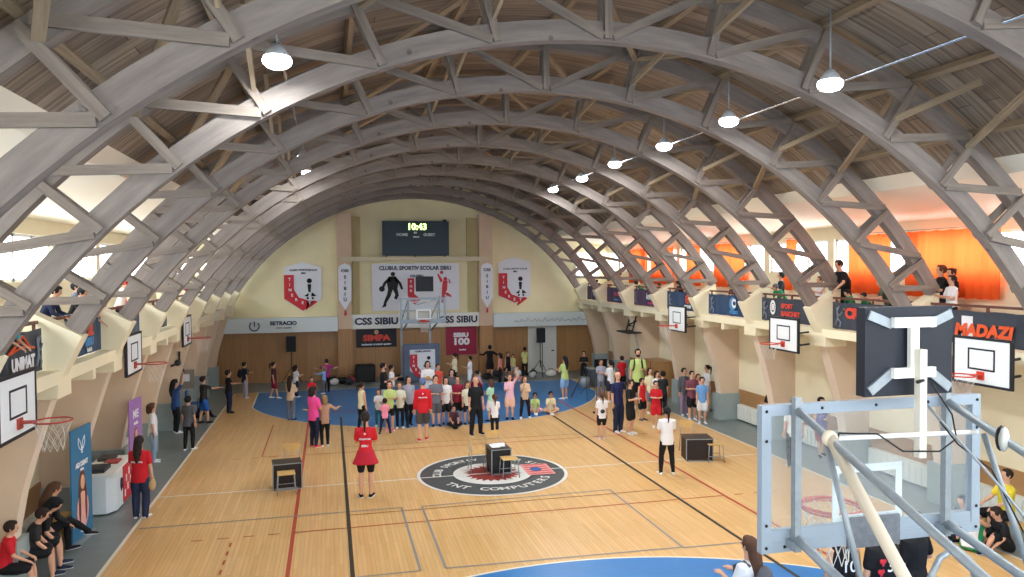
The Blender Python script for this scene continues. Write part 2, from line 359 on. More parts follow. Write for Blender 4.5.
# knee braces between trusses, pale wood
for k in range(1, len(TY)-1):
    y = TY[k]
    mb = None
    root = thing('roof_bracing', 'pale timber bracing on the near side of the truss ' + ordn[k], 'bracing', (0, 0, 0), 0, 'pale timber roof bracing')
    for a in (-30, -10, 10, 30):
        m2 = MB(); m2.bar(wp(9.3, a, y-.12), wp(9.95, a+2, y-1.1), .09, .05, up=(1, 0, 0)); m2.build('knee_brace', M_raw, root)
    for a, b in ((-38, -30), (-20, -10), (10, 0), (10, 20), (38, 30)):
        m2 = MB(); m2.bar(wp(9.75, a, y-.15), wp(9.8, b, y-2.9), .1, .06, up=(0, 0, 1)); m2.build('diagonal_brace', M_raw, root)
# roof boards
RE = 10.12; AE = math.degrees(math.asin(6.76/RE))
mb = MB(); n = 64
for i in range(n):
    a0, a1 = -AE+2*AE*i/n, -AE+2*AE*(i+1)/n; p, q = rp(RE, a0), rp(RE, a1); P, Q = rp(RE+.06, a0), rp(RE+.06, a1); u0, u1 = math.radians(a0)*RE, math.radians(a1)*RE
    V = [(p[0], YN, p[1]), (q[0], YN, q[1]), (q[0], YF, q[1]), (p[0], YF, p[1]), (P[0], YN, P[1]), (Q[0], YN, Q[1]), (Q[0], YF, Q[1]), (P[0], YF, P[1])]
    mb.add(V, [(0, 1, 2, 3), (4, 7, 6, 5)], 0, [[(u0, YN), (u1, YN), (u1, YF), (u0, YF)]]*2)
rf = mb.build('ceiling', M_roof, recalc=False); struct(rf, 'dark brown board lining of the vaulted roof')
for s, nm in ((-1, 'left'), (1, 'right')):
    mb = MB(); mb.prism([(s*6.72, 6.70), (s*6.95, 6.46), (s*9.55, 5.97), (s*9.55, 6.05), (s*6.9, 6.9)], YN, YF, 'y'); struct(mb.build('ceiling_gallery_'+nm, M_ceil), 'pale sloping ceiling over the %s gallery' % nm)

# ---------------------------------------------------------------- side walls with windows
WZ0, WZ1 = 4.77, 5.68
PY = [-18.2+.001+3.04*k for k in range(-1, 13)]
PY = [3.07+3.04*k for k in range(-8, 6)]
M_frame = mat('window_frame', '#e9ecee', .5)
for s, nm in ((-1, 'left'), (1, 'right')):
    mb = MB()
    X0, X1 = sorted((s*9.4, s*9.6))
    mb.box((X0, YN, 0), (X1, YF, WZ0)); mb.box((X0, YN, WZ1), (X1, YF, 6.05))
    a_, b_ = sorted((s*9.17, s*9.4)); mb.box((a_, YN, 0), (b_, YF, 3.25))
    for y in PY: mb.box((X0, max(y-.14, YN), WZ0), (X1, min(y+.14, YF), WZ1))
    struct(mb.build('wall_'+nm, M_cream), 'cream side wall with a row of windows above the %s gallery' % nm)
    for k in range(len(PY)-1):
        y0, y1 = PY[k]+.14, PY[k+1]-.14; xc = s*9.5
        mb = MB()
        for (a, b, c, d) in ((y0, y0+.06, WZ0, WZ1), (y1-.06, y1, WZ0, WZ1), (y0, y1, WZ0, WZ0+.06), (y0, y1, WZ1-.06, WZ1)): mb.box((xc-.03, a, c), (xc+.03, b, d))
        for q in (1, 2):
            yy = y0+(y1-y0)*q/3; mb.box((xc-.03, yy-.04, WZ0), (xc+.03, yy+.04, WZ1))
        w = mb.build('window_%d' % (k+1+(0 if s < 0 else 20)), M_frame); struct(w, 'gallery window on the %s, bay %d from the rear' % (nm, k+1))
        mb = MB(); mb.box((xc-.004, y0+.05, WZ0+.05), (xc+.004, y1-.05, WZ1-.05)); mb.build('pane', M_glass, w)
# ---------------------------------------------------------------- rear glazed wall behind the camera (unseen, glazing assumed)
mb = MB(); Y0, Y1 = YN-.2, YN
mb.box((-9.6, Y0, 0), (9.6, Y1, 3.0)); mb.box((-9.6, Y0, 3.0), (-8.2, Y1, 9.4)); mb.box((8.2, Y0, 3.0), (9.6, Y1, 9.4)); mb.box((-8.2, Y0, 8.3), (8.2, Y1, 9.4))
for k in range(1, 6): mb.box((-8.2+k*2.73-.1, Y0, 3.0), (-8.2+k*2.73+.1, Y1, 8.3))
struct(mb.build('wall_rear', M_cream), 'glazed rear wall')
mb = MB(); mb.box((-8.2, YN-.1, 3.0), (8.2, YN-.09, 8.3)); struct(mb.build('window_40', M_glass), 'rear glazing')

# ---------------------------------------------------------------- end wall
FY = 16.8
mb = MB(); pts = [(-9.6, 0), (9.6, 0), (9.6, 6.1)]
for i in range(41): a = 43-86*i/40; x, z = rp(10.3, a); pts.append((x, z))
pts.append((-9.6, 6.1)); mb.prism(pts, FY, FY+.25, 'y'); 
struct(mb.build('wall_far', M_creamend), 'cream painted end wall under the vaulted roof')
for s in (-1, 1):
    mb = MB(); mb.box((s*8.35-.62, FY-.05, 4.5), (s*8.35+.62, FY-.01, 5.7)); w = struct(mb.build('window_%d' % (41 if s < 0 else 42), M_frame), 'small end wall window above the %s gallery' % ('left' if s < 0 else 'right'))
    mb = MB(); mb.box((s*8.35-.56, FY-.06, 4.56), (s*8.35+.56, FY-.052, 5.64)); mb.build('pane', mat('bright_pane', '#f4f6f8', .3, emit='#f2f6ff', estr=1.2), w)
# wood panelling, lintel band, pillars, ledge
mb = MB(); mb.box((-9.4, FY-.06, 0), (9.4, FY, 2.22)); o = mb.build('wall_far_panelling', M_panel); struct(o, 'varnished wood panelling along the foot of the end wall')
mb = MB(); mb.box((-9.3, FY-.5, 2.22), (-3.45, FY-.06, 2.85)); struct(mb.build('trim_1', mat('pale_blue_board', '#d2dbdc', .5)), 'pale blue fascia board on the left of the end wall')
mb = MB(); mb.box((3.6, FY-.5, 2.22), (9.3, FY-.06, 2.85)); struct(mb.build('trim_2', MATS['pale_blue_board']), 'pale blue fascia board on the right of the end wall')
mb = MB(); mb.box((-2.82, FY-.35, 2.28), (2.95, FY-.06, 2.92)); struct(mb.build('trim_3', M_white), 'white fascia board across the middle of the end wall')
for i, (x0, x1, x2) in enumerate(((-3.45, -2.82, -2.42), (3.58, 2.95, 2.42))):
    a, b = sorted((x0, x1)); mb = MB(); mb.box((a, FY-.45, 0), (b, FY, 2.3), 1); mb.box((a, FY-.45, 2.3), (b, FY, 7.45), 0)
    struct(mb.build('pillar_%d' % (i+1), [M_beige, M_panel]), 'beige pillar with panelled foot on the %s of the end wall' % ('left' if i == 0 else 'right'))
    a, b = sorted((x1, x2)); mb = MB(); mb.box((a, FY-.12, 5.5), (b, FY, 7.3)); mb.box((a+.05, FY-.1, 2.9), (b-.05, FY, 5.3)); struct(mb.build('trim_%d' % (4+i), M_olive), 'narrow olive pilaster strip beside the pillar')
mb = MB(); mb.box((-3.3, FY-.75, 5.38), (3.35, FY, 5.5)); mb.box((-3.3, FY-.7, 5.3), (3.35, FY-.62, 5.38)); struct(mb.build('trim_6', mat('ledge_grey', '#c9bfa2', .7)), 'ledge across the end wall below the scoreboard')
# door in end wall
mb = MB(); mb.box((5.35, FY-.12, 0), (6.75, FY-.05, 2.2)); d = struct(mb.build('door_1', mat('door_white', '#cfd2cd', .5)), 'white double door in the end wall')
mb = MB(); mb.box((6.03, FY-.135, .05), (6.06, FY-.12, 2.15)); mb.box((6.5, FY-.17, .98), (6.62, FY-.12, 1.03)); mb.build('door_handle', M_steel, d)

# ---------------------------------------------------------------- concrete legs, galleries
LEG = [(7.5, 3.97), (7.82, 3.3), (7.95, 3.0), (8.11, 2.5), (8.25, 2.05), (8.39, 1.55), (8.5, .95), (8.55, .5), (8.58, 0)]
M_strip = mat('pale_pink_edge_paint', '#dccbb8', .75)
M_basebox = mat('grey_blue_padding', '#9aa7a6', .6, noise=.05, nscale=3)
def leg(s, y, lab):
    root = thing('concrete_leg', lab, 'pillar', (0, y, 0), 0, 'curved concrete legs along the side walls')
    mb = MB(); lo = LEG[1:]
    P = [(s*a, b) for a, b in lo+[(9.165, 0), (9.165, 3.25)]]
    mb.prism(P, -.15, .15, 'y', 0, 1); mb.build('lower_leg', [M_tan, M_strip], root)
    P = [(s*a, b) for a, b in [(7.5, 3.96), (7.82, 3.3), (8.27, 3.3), (8.33, 4.41)]]
    mb = MB(); mb.prism(P, -.16, .16, 'y', 0, 0); mb.build('upper_bracket', M_cream, root)
    mb = MB(); x0, x1 = sorted((s*8.43, s*9.165)); mb.box((x0, -.24, 0), (x1, .24, .85)); mb.build('base_padding', M_basebox, root)
    return root
def nth(k): return ['at the end wall', 'second from the end wall', 'third from the end wall', 'fourth from the end wall', 'fifth from the end wall', 'sixth from the end wall', 'seventh from the end wall', 'eighth from the end wall', 'ninth from the end wall', 'tenth from the end wall', 'eleventh from the end wall', 'twelfth from the end wall'][k]
for k, y in enumerate(TY):
    for s, nm in ((-1, 'left'), (1, 'right')): leg(s, y-.02, 'curved beige and cream concrete leg under the %s gallery, %s' % (nm, nth(k)))
for s, nm in ((-1, 'left'), (1, 'right')):
    mb = MB(); x0, x1 = sorted((s*7.8, s*9.4)); mb.box((x0, YN, 3.25), (x1, YF, 3.45)); 
    for y in TY: 
        a, b = sorted((s*7.81, s*8.4)); mb.box((a, y-.3, 3.02), (b, y+.3, 3.25)); mb.box((a, y-1.6, 3.07), (b, y-1.44, 3.25))
    g = struct(mb.build('trim_%d' % (7 if s < 0 else 8), M_cream), 'cream gallery floor edge along the %s side' % nm)
    # wainscot and radiator covers between the legs
    for k in range(1, len(TY)):
        ya, yb = TY[k]+.35, TY[k-1]-.35
        mb = MB(); a, b = sorted((s*9.14, s*9.17)); mb.box((a, ya-.15, .42), (b, yb+.15, .98)); o = mb.build('wall_panel_%s_%d' % (nm, k), M_panel); struct(o, 'wood wainscot panel between two legs on the %s wall' % nm)
        mb = MB(); a, b = sorted((s*9.0, s*9.14)); mb.box((a, ya, .05), (b, yb, .52)); 
        for q in range(12): yy = ya+.1+(yb-ya-.2)*q/12; mb.box((s*8.99-.01, yy, .1), (s*8.99+.01, yy+.02, .46))
        tag(mb.build('radiator_cover', mat('radiator_white', '#d9dbd2', .5)), 'white radiator cover low on the %s wall, %s bay' % (nm, nth(k).replace('at', 'nearest to') if k == 0 else nth(k-1).replace('at the end wall', 'first from the end wall')), 'radiator cover', 'radiator covers')
# ---------------------------------------------------------------- lamps and conduits
M_lens = mat('lamp_lens', '#ffffff', .3, emit='#f4f8ff', estr=14)
M_lamp = mat('lamp_housing', '#b9bfc4', .4)
def lamp(x, y, z, s, lab, power=360):
    r = thing('high_bay_lamp', lab, 'lamp', (x, y, z), 0, 'high bay lamps under the roof')
    mb = MB(); mb.tube([(0, 0, .02), (0, 0, .06), (0, 0, .14), (0, 0, .2)], [.14, .15, .1, .05], 14); mb.build('housing', M_lamp, r)
    mb = MB(); mb.ell((0, 0, .01), (.17, .17, .10), 16, 8); mb.build('lens', M_lens, r)
    mb = MB(); top = ZC+math.sqrt(9.72**2-x*x)-z; mb.tube([(0, 0, .19), (0, 0, top)], .012, 6); mb.build('hanger', M_galv, r)
    l = bpy.data.lights.new('lamp_light', 'AREA'); l.shape = 'DISK'; l.size = .3; l.energy = power; l.color = (.95, .98, 1)
    o = bpy.data.objects.new('lamp_light', l); COL.objects.link(o); o.location = (0, 0, -.06); o.parent = r
    return r
LR = [(2.83, -8.75, 7.42), (3.06, -5.7, 7.51), (3.26, -2.66, 7.56), (3.33, 0.38, 7.59), (3.49, 3.4, 7.58), (3.54, 6.5, 7.57)]
on = ['closest to the camera', 'second from the camera', 'third from the camera', 'fourth from the camera', 'fifth from the camera', 'farthest']
for i, (x, y, z) in enumerate(LR): lamp(x, y, z, 1, 'glaring round high bay lamp in the right-hand row, '+on[i])
lamp(3.2, -12.2, 7.4, 1, 'high bay lamp in the right-hand row just above the frame'); lamp(3.3, -15.2, 7.4, 1, 'high bay lamp above the camera, right-hand row')
for i, (x, y, z) in enumerate([(-4.33, -8.5, 7.38), (-4.31, 0.18, 7.49), (-4.3, 3.2, 7.54)]): lamp(x, y, z, -1, 'high bay lamp in the left-hand row, '+on[i], 170)
M_cond = mat('bright_conduit', '#c9ced3', .25, metal=.9)
for x, z, nm in ((3.4, 7.62, 'right'), (-4.36, 7.8, 'left')):
    mb = MB(); mb.tube([(x, -16, z), (x, 12, z)], .022, 8); tag(mb.build('conduit', M_cond), 'shiny metal conduit running along the %s-hand row of lamps' % nm, 'conduit')

# ---------------------------------------------------------------- gallery rails, banners, curtains
M_vinyl = mat('dark_banner_vinyl', '#3d434e', .5, noise=.12, nscale=3); M_blueban = mat('navy_banner_vinyl', '#2f4665', .5, noise=.15, nscale=3); M_purp = mat('purple_banner_vinyl', '#4a3c5c', .5, noise=.15, nscale=3)
M_whitep = mat('white_print', '#e4e6ea', .5); M_redp = mat('red_print', '#d3483a', .5); M_orp = mat('orange_print', '#e0592f', .5); M_cyan = mat('blue_print_light', '#4f8fc6', .5); M_pinkp = mat('pink_print', '#d8447a', .5); M_greyp = mat('grey_print', '#7f8896', .5)
for s, nm in ((-1, 'left'), (1, 'right')):
    for k in range(1, len(TY)):
        y0, y1 = TY[k]+.16, TY[k-1]-.2; x = s*8.12
        r = thing('balcony_rail', 'brown rail on the %s gallery next to leg %s' % (nm, nth(k)), 'railing', (x, 0, 3.45), 0, 'gallery railings')
        mb = MB(); mb.box((-.03, y0, .72), (.03, y1, .77)); mb.build('handrail', M_railwood, r)
        for q in range(3):
            yy = y0+.1+(y1-y0-.2)*q/2; mb = MB(); mb.box((-.02, yy-.02, 0), (.02, yy+.02, .72)); mb.build('baluster', M_railwood, r)
def banner(s, k, m, deco, lab):
    y0, y1 = TY[k]+.2, TY[k-1]-.24; x = s*8.05
    mb = MB(); n = 12
    V = []; 
    for i in range(n+1):
        yy = y0+(y1-y0)*i/n; d = .012*math.sin(i*2.1+k)
        V += [(x+d, yy, 3.47), (x+d, yy, 4.1+.01*math.sin(i*1.7))]
    F = [(2*i, 2*i+2, 2*i+3, 2*i+1) for i in range(n)]; mb.add(V, F); mb.add([(a+s*.008, b, c) for a, b, c in V], [f[::-1] for f in F])
    o = mb.build('banner', m); tag(o, lab, 'banner', 'gallery banners')
    # inward face towards the hall; text reads along the wall
    R = (0, -1, 0) if s > 0 else (0, 1, 0); L = y1-y0
    def P(u, v): yy = (y1-L*u) if s > 0 else (y0+L*u); return (x-s*.03, yy, 3.47+.63*v)
    def T(t, u, v, size, m, sx=1.0, bold=.008, shear=0): return text('banner_lettering', t, size, m, o, face(P(u, v), R, (0, 0, 1)), bold, .003, sx, shear=shear)
    def disc(u, v, ru, rv, m, nm='banner_emblem', hole=0):
        mb = MB(); c = P(u, v); N = 24
        if nm == 'white_square': mb.add([(c[0]+s*.012, c[1]-ru, c[2]-rv), (c[0]+s*.012, c[1]+ru, c[2]-rv), (c[0]+s*.012, c[1]+ru, c[2]+rv), (c[0]+s*.012, c[1]-ru, c[2]+rv)], [(0, 1, 2, 3)]); return mb.build('white_square', m, o)
        if hole:
            for i in range(N):
                a, b = 2*PI*i/N, 2*PI*(i+1)/N
                mb.add([(c[0], c[1]+ru*math.cos(a), c[2]+rv*math.sin(a)), (c[0], c[1]+ru*math.cos(b), c[2]+rv*math.sin(b)), (c[0], c[1]+ru*hole*math.cos(b), c[2]+rv*hole*math.sin(b)), (c[0], c[1]+ru*hole*math.cos(a), c[2]+rv*hole*math.sin(a))], [(0, 1, 2, 3)])
        else: mb.add([(c[0], c[1]+ru*math.cos(2*PI*i/N), c[2]+rv*math.sin(2*PI*i/N)) for i in range(N)], [tuple(range(N))])
        return mb.build(nm, m, o)
    def tri(pts, m, w=.03, nm='banner_emblem'):
        mb = MB(); q = [Vector(P(*p)) for p in pts]; mb.tube(q, w, 6, closed=False); return mb.build(nm, m, o)
    def figure(u):   # grey sketch of jumping players printed at one end
        tri([(u, .15), (u+.03, .4), (u+.02, .65), (u+.05, .85)], M_greyp, .018, 'player_print'); tri([(u+.02, .6), (u+.06, .5), (u+.09, .65)], M_greyp, .014, 'player_print'); tri([(u+.03, .4), (u+.07, .25), (u+.06, .08)], M_greyp, .016, 'player_print')
        disc(u+.02, .75, .04, .045, M_greyp, 'player_print')
    deco(T, disc, tri, figure)
    return o
def d_text(t, m, size=.34, u=.58, v=.45, sx=1.0, **kw):
    def f(T, disc, tri, figure): figure(.05); T(t, u, v, size, m, sx, **kw)
    return f
# right gallery, from the end wall towards the camera (k = index of the near leg)
def dR1(T, D, t, f): D(.5, .5, .2, .14, M_cyan); 
def dR2(T, D, t, f): T('SPORT', .5, .55, .2, M_pinkp, 1.2); D(.45, .2, .3, .05, M_cyan)
def dR3(T, D, t, f): f(.06); T('iene', .6, .6, .36, M_whitep, 1.1); T('academy', .62, .2, .12, M_pinkp)
def dR4(T, D, t, f): f(.06); D(.62, .62, .16, .16, M_orp, hole=.55); D(.62, .62, .06, .06, M_orp); T('MOTOR', .62, .22, .13, M_whitep)
def dR5(T, D, t, f): f(.06); D(.58, .6, .2, .2, M_cyan, hole=.6); T('C', .6, .6, .34, M_whitep, bold=.02); T('STUDIO', .6, .18, .13, M_cyan)
def dR6(T, D, t, f): f(.03); D(.22, .6, .13, .2, M_whitep, hole=.65); T('8', .22, .6, .24, M_whitep); T('SPORT', .47, .68, .17, M_redp, 1.0); T('BASCHET', .53, .36, .17, M_redp, 1.15)
def dR7(T, D, t, f): f(.06); T('CRAFT', .4, .6, .32, M_redp, 1.1, .02)
def dR8(T, D, t, f):
    D(.355, .5, .13, .22, M_whitep, 'white_square'); T('MADAZI', .49, .42, .3, M_orp, 1.12, .018, .15); T('SPORT', .54, .12, .1, M_whitep)
def dR9(T, D, t, f): T('SIBIU', .5, .5, .3, M_whitep)
col = [None, M_purp, M_purp, M_purp, M_blueban, M_blueban, M_vinyl, M_vinyl, M_vinyl, M_vinyl]
names = [None, 'dark banner with a pale blue disc nearest the end wall', 'purple banner with pink lettering on the right gallery', 'purple banner with white lower case lettering on the right gallery',
         'navy banner with an orange ring emblem on the right gallery', 'navy banner with a light blue letter C emblem on the right gallery', 'dark banner with oval emblem and two lines of red lettering, right gallery',
         'dark banner with outlined red lettering, partly behind the shot clock', 'dark banner with large slanted orange lettering at the right edge', 'dark banner beyond the right edge of the frame']
for k, d in enumerate([None, dR1, dR2, dR3, dR4, dR5, dR6, dR7, dR8, dR9]):
    if d: banner(1, k, col[k], d, names[k])

def dL8(T, D, t, f): t([(.52, .58), (.6, .72), (.7, .92), (.8, .64), (.86, .6)], M_orp, .02); t([(.52, .58), (.7, .68), (.8, .64)], M_orp, .016); T('UNIMAT', .71, .3, .24, M_whitep, .9, .012); f(.9)
def dL7(T, D, t, f): T('CSS.', .7, .66, .26, M_redp, 1.1, .016); T('SIBIU', .7, .34, .2, M_cyan, 1.1); T('basket', .7, .12, .1, M_whitep)
def dL6(T, D, t, f): T('SPORT', .45, .6, .24, M_pinkp, 1.1); D(.5, .25, .3, .07, M_cyan)
def dL5(T, D, t, f): T('CLUB', .5, .5, .3, M_cyan)
def dL4(T, D, t, f): T('TEAM', .5, .5, .3, M_whitep)
for k, (d, m, lab) in {8: (dL8, M_vinyl, 'dark banner with orange mountain line and white lettering at the left edge'), 7: (dL7, M_blueban, 'navy banner with red and pale blue lettering, second on the left gallery'),
        6: (dL6, M_blueban, 'navy banner with pink lettering, third on the left gallery'), 5: (dL5, M_blueban, 'navy banner with pale blue lettering, fourth on the left gallery'), 4: (dL4, M_purp, 'dark banner with white lettering, fifth on the left gallery'),
        3: (dR1, M_blueban, 'dark blue banner, sixth on the left gallery'), 2: (dR1, M_vinyl, 'dark banner, seventh on the left gallery'), 1: (dR1, M_vinyl, 'dark banner on the left gallery nearest the end wall'), 9: (dR9, M_vinyl, 'dark banner beyond the left edge of the frame')}.items():
    banner(-1, k, m, d, lab)
cl = ['farthest along the gallery', 'second farthest along the gallery', 'narrow, in the middle of the gallery', 'beside the pier in the middle', 'narrow and pulled askew behind a truss', 'left of the widest curtain', 'widest, behind the two boys at the rail', 'at the right edge of the frame']
for i, (a, b) in enumerate([(11.97, 13.72), (9.29, 11.45), (7.1, 8.2), (4.08, 6.08), (1.26, 1.84), (-2.42, -.87), (-5.41, -2.81), (-7.6, -5.95)]):
    mb = MB(); n = int((b-a)*22); V = []
    for j in range(n+1):
        yy = a+(b-a)*j/n; d = .035*math.sin(j*1.35+i)+.015*math.sin(j*.6)
        V += [(9.24+d*1.0, yy+(.25 if i == 4 else 0), 4.27+.01*math.sin(j)), (9.24+d*.5, yy, 5.75-.02*abs(math.sin(j*.35)))]
    mb.add(V, [(2*j, 2*j+2, 2*j+3, 2*j+1) for j in range(n)], 0, None, True)
    c = mb.build('orange_curtain', M_curtain); tag(c, 'orange curtain over the right gallery windows, '+cl[i], 'curtain', 'orange curtains')
    mb = MB(); mb.tube([(9.27, a-.05, 5.78), (9.27, b+.05, 5.78)], .012, 6); mb.build('curtain_rod', M_galv, c)

# ---------------------------------------------------------------- end wall: scoreboard, posters, banners
E = FY
def wallT(par, t, x, y, z, size, m, sx=1, bold=.006, shear=0): return text('lettering', t, size, m, par, face((x, y, z), (1, 0, 0), (0, 0, 1)), bold, .003, sx, shear=shear)
sb = thing('scoreboard', 'large dark electronic scoreboard showing 10:43 on the end wall', 'scoreboard', (0, E-.5, 5.5))
mb = MB(); mb.box((-1.47, -.12, .04), (1.52, .06, 1.6)); mb.build('housing', mat('scoreboard_dark', '#18303c', .4), sb)
mb = MB(); 
for x in (-1.3, 0, 1.35): mb.box((x-.04, -.05, -.02), (x+.04, .05, .05))
mb.box((1.25, -.1, 1.58), (1.42, .0, 1.68)); mb.build('bracket', M_black, sb)
mb = MB(); mb.box((-.42, -.14, 1.14), (.56, -.12, 1.52)); mb.build('clock_panel', mat('clock_panel', '#22382c', .5), sb)
wallT(sb, '10:43', .07, -.16, 1.33, .4, mat('led_digits', '#d9f59a', .4, emit='#dcffa0', estr=2.2), 1.0, .014)
MW = mat('scoreboard_print', '#c9d4d6', .5)
wallT(sb, 'HOME', -.6, -.15, .98, .17, MW, 1.05); wallT(sb, 'GUEST', .62, -.15, .98, .17, MW, 1.05); wallT(sb, 'SET', 0, -.15, 1.07, .09, MW); wallT(sb, 'PERIOD', .03, -.15, .88, .08, MW)
def extr(par, name, poly, y, m, th=.02, axis='y'):
    mb = MB(); mb.prism(poly, y-th, y, axis); return mb.build(name, m, par)
M_ban = mat('pale_banner_vinyl', '#dcdfe6', .5); M_dk = mat('dark_blue_print', '#2b3550', .5); M_pr = mat('pennant_red', '#c8303c', .5); M_blk = mat('black_print', '#17181c', .5)
bn = thing('club_banner', 'wide pale banner with black and red player silhouettes above the far hoop', 'banner', (0, E-.02, 0))
extr(bn, 'sheet', [(-1.92, 3.05), (2.07, 3.05), (2.07, 5.2), (-1.92, 5.2)], -.02, M_ban)
wallT(bn, 'CLUBUL SPORTIV SCOLAR SIBIU', .05, -.05, 4.98, .25, M_dk, .92, .01); wallT(bn, 'CSS SIBIU', .1, -.05, 4.62, .15, M_dk)
# dribbling player, black
def sil(par, name, polys, m, y=-.06):
    mb = MB()
    for q in polys: mb.prism(q, y-.006, y+.006, 'y')
    return mb.build(name, m, par)
def circ(x, z, r, n=14): return [(x+r*math.cos(2*PI*i/n), z+r*math.sin(2*PI*i/n)) for i in range(n)]
sil(bn, 'black_player_print', [circ(-.98, 4.72, .1), [(-1.18, 4.6), (-.85, 4.62), (-.72, 4.35), (-.8, 4.0), (-1.2, 4.02), (-1.25, 4.3)], [(-.85, 4.6), (-.6, 4.3), (-.52, 4.02), (-.62, 4.02), (-.72, 4.28), (-.95, 4.45)],
    [(-1.15, 4.58), (-1.4, 4.35), (-1.5, 4.12), (-1.38, 4.1), (-1.28, 4.3), (-1.05, 4.4)], circ(-1.48, 4.05, .13), [(-1.2, 4.05), (-.98, 4.05), (-1.1, 3.7), (-1.28, 3.42), (-1.3, 3.25), (-1.5, 3.2), (-1.42, 3.32), (-1.38, 3.5), (-1.25, 3.8)],
    [(-1.0, 4.05), (-.78, 4.05), (-.72, 3.75), (-.82, 3.55), (-.95, 3.62), (-.88, 3.78)]], M_blk)
sil(bn, 'red_player_print', [circ(1.42, 4.48, .09), circ(1.25, 4.78, .08), [(1.3, 4.4), (1.52, 4.4), (1.5, 4.0), (1.4, 3.75), (1.25, 3.78), (1.26, 4.1)], [(1.3, 4.42), (1.1, 4.72), (1.04, 4.7), (1.2, 4.3)], [(1.5, 4.38), (1.68, 4.25), (1.6, 4.48), (1.55, 4.46), (1.6, 4.34)],
    [(1.26, 3.8), (1.38, 3.78), (1.36, 3.5), (1.3, 3.35), (1.22, 3.4)], [(1.38, 3.82), (1.48, 3.72), (1.7, 3.62), (1.68, 3.72), (1.52, 3.85)]], M_pr)
sil(bn, 'red_pennant_print', [[(-.32, 4.52), (-.02, 4.52), (-.02, 3.8), (.3, 3.55), (0, 3.3), (-.32, 3.6)]], M_pr)
wallT(bn, 'T', -.17, -.075, 4.35, .16, M_whitep); wallT(bn, 'N', -.17, -.075, 4.15, .16, M_whitep); wallT(bn, 'R', -.17, -.075, 3.95, .16, M_whitep)
mb = MB(); mb.tube([(.1, -.05, 3.3), (1.5, -.05, 3.7)], .012, 6); mb.tube([(1.35, -.05, 3.1), (1.35, -.05, 3.6)], .01, 6); mb.build('hanging_cord', M_steel, bn)
def pennant(x, w, lab, top=5.3, bot=3.1):
    r = thing('shield_banner', lab, 'banner', (x, E-.02, 0))
    h = w/2; extr(r, 'sheet', [(-h, top-.25), (0, top-.02), (h, top-.25), (h, 3.65), (0, bot), (-h, 3.65)], -.01, M_ban)
    sil(r, 'red_band', [[(-h, 4.72), (-h+.42, 4.72), (-h+.42, 4.05), (-h, 4.05)], [(-h, 4.06), (-h+.42, 4.06), (-h+.62, 3.72), (.45, 3.5), (0, bot+.02), (-h, 3.68)], [(.2, 3.55), (.5, 3.58), (.62, 3.52), (.1, 3.15)]], M_pr, -.045)
    for i, (dx, dz) in enumerate(((-.55, 4.52), (-.55, 4.28), (-.53, 4.05), (-.45, 3.82), (-.28, 3.62), (-.02, 3.48), (.28, 3.46))): wallT(r, 'TINERET'[i], dx*w/1.57, -.065, dz, .17, M_whitep)
    wallT(r, 'CLUBUL SPORTIV SCOLAR', .03, -.045, 4.92, .105, M_dk, .95, .003); wallT(r, 'SIBIU', .03, -.045, 4.79, .09, M_dk)
    sil(r, 'ball_and_players_print', [circ(.28, 4.45, .11), [(.2, 4.3), (.36, 4.3), (.33, 3.95), (.23, 3.95)], [(.05, 3.78), (.25, 3.92), (.22, 3.75)], [(.35, 3.75), (.38, 3.95), (.58, 3.78)], circ(.2, 3.68, .05), circ(.42, 3.68, .05)], M_blk, -.045)
    return r
pennant(-4.93, 1.6, 'white shield shaped banner with red band on the left of the end wall')
pennant(4.72, 1.55, 'white shield shaped banner with red band on the right of the end wall', 5.5, 3.3)
for x, lab in ((-3.12, 'narrow white shield pennant on the left pillar'), (3.3, 'narrow white shield pennant on the right pillar')):
    r = thing('narrow_pennant', lab, 'pennant', (x, E-.47, 0))
    extr(r, 'sheet', [(-.29, 4.95), (-.22, 5.12), (0, 5.22), (.22, 5.12), (.29, 4.95), (.27, 3.6), (0, 3.12), (-.27, 3.6)], -.01, M_ban)
    for i, ch in enumerate('SIBIU'): wallT(r, ch, 0, -.04, 4.6-i*.25, .2, M_blk)
    wallT(r, 'CSS', 0, -.04, 4.88, .17, M_blk, 1.2)
    sil(r, 'tassel', [[(-.03, 3.15), (.03, 3.15), (.05, 2.9), (-.05, 2.9)]], M_pr, -.02)
wallT(None, 'CSS SIBIU', -1.75, E-.37, 2.6, .42, M_dk, 1.12, .016); q = bpy.data.objects[-1] if False else None
for o in list(COL.objects):
    if o.name.startswith('lettering') and o.parent is None: o.parent = bpy.data.objects['trim_3']
o = wallT(bpy.data.objects['trim_3'], 'CSS SIBIU', 1.95, E-.37, 2.6, .42, M_dk, 1.05, .016)
t1 = bpy.data.objects['trim_1']; wallT(t1, 'SETRACIO', -5.75, E-.52, 2.62, .22, M_dk, 1.1, .012); wallT(t1, 'solutii complete', -5.75, E-.52, 2.43, .1, M_greyp)
mb = MB(); mb.tube([(-6.95+.2*math.cos(a), E-.52, 2.52+.2*math.sin(a)) for a in [math.radians(130+i*20) for i in range(15)]], .025, 6); mb.tube([(-6.95, E-.52, 2.5), (-6.95, E-.52, 2.72)], .025, 6); mb.build('ring_emblem', M_dk, t1)
t2 = bpy.data.objects['trim_2']
mb = MB()
for i in range(14):
    x = 4.6+i*.28; mb.tube([(x, E-.52, 2.45), (x+.06, E-.52, 2.5+.12*((i*7) % 3)/2), (x+.14, E-.52, 2.46+.1*((i*5) % 4)/3), (x+.24, E-.52, 2.44)], .012, 5)
mb.build('skyline_print', M_greyp, t2)
r = thing('sponsor_banner', 'black banner with red lettering left of the far hoop', 'banner', (-1.75, E-.09, 0)); extr(r, 'sheet', [(-.9, 1.42), (.9, 1.42), (.9, 2.25), (-.9, 2.25)], 0, mat('black_banner', '#26242b', .5))
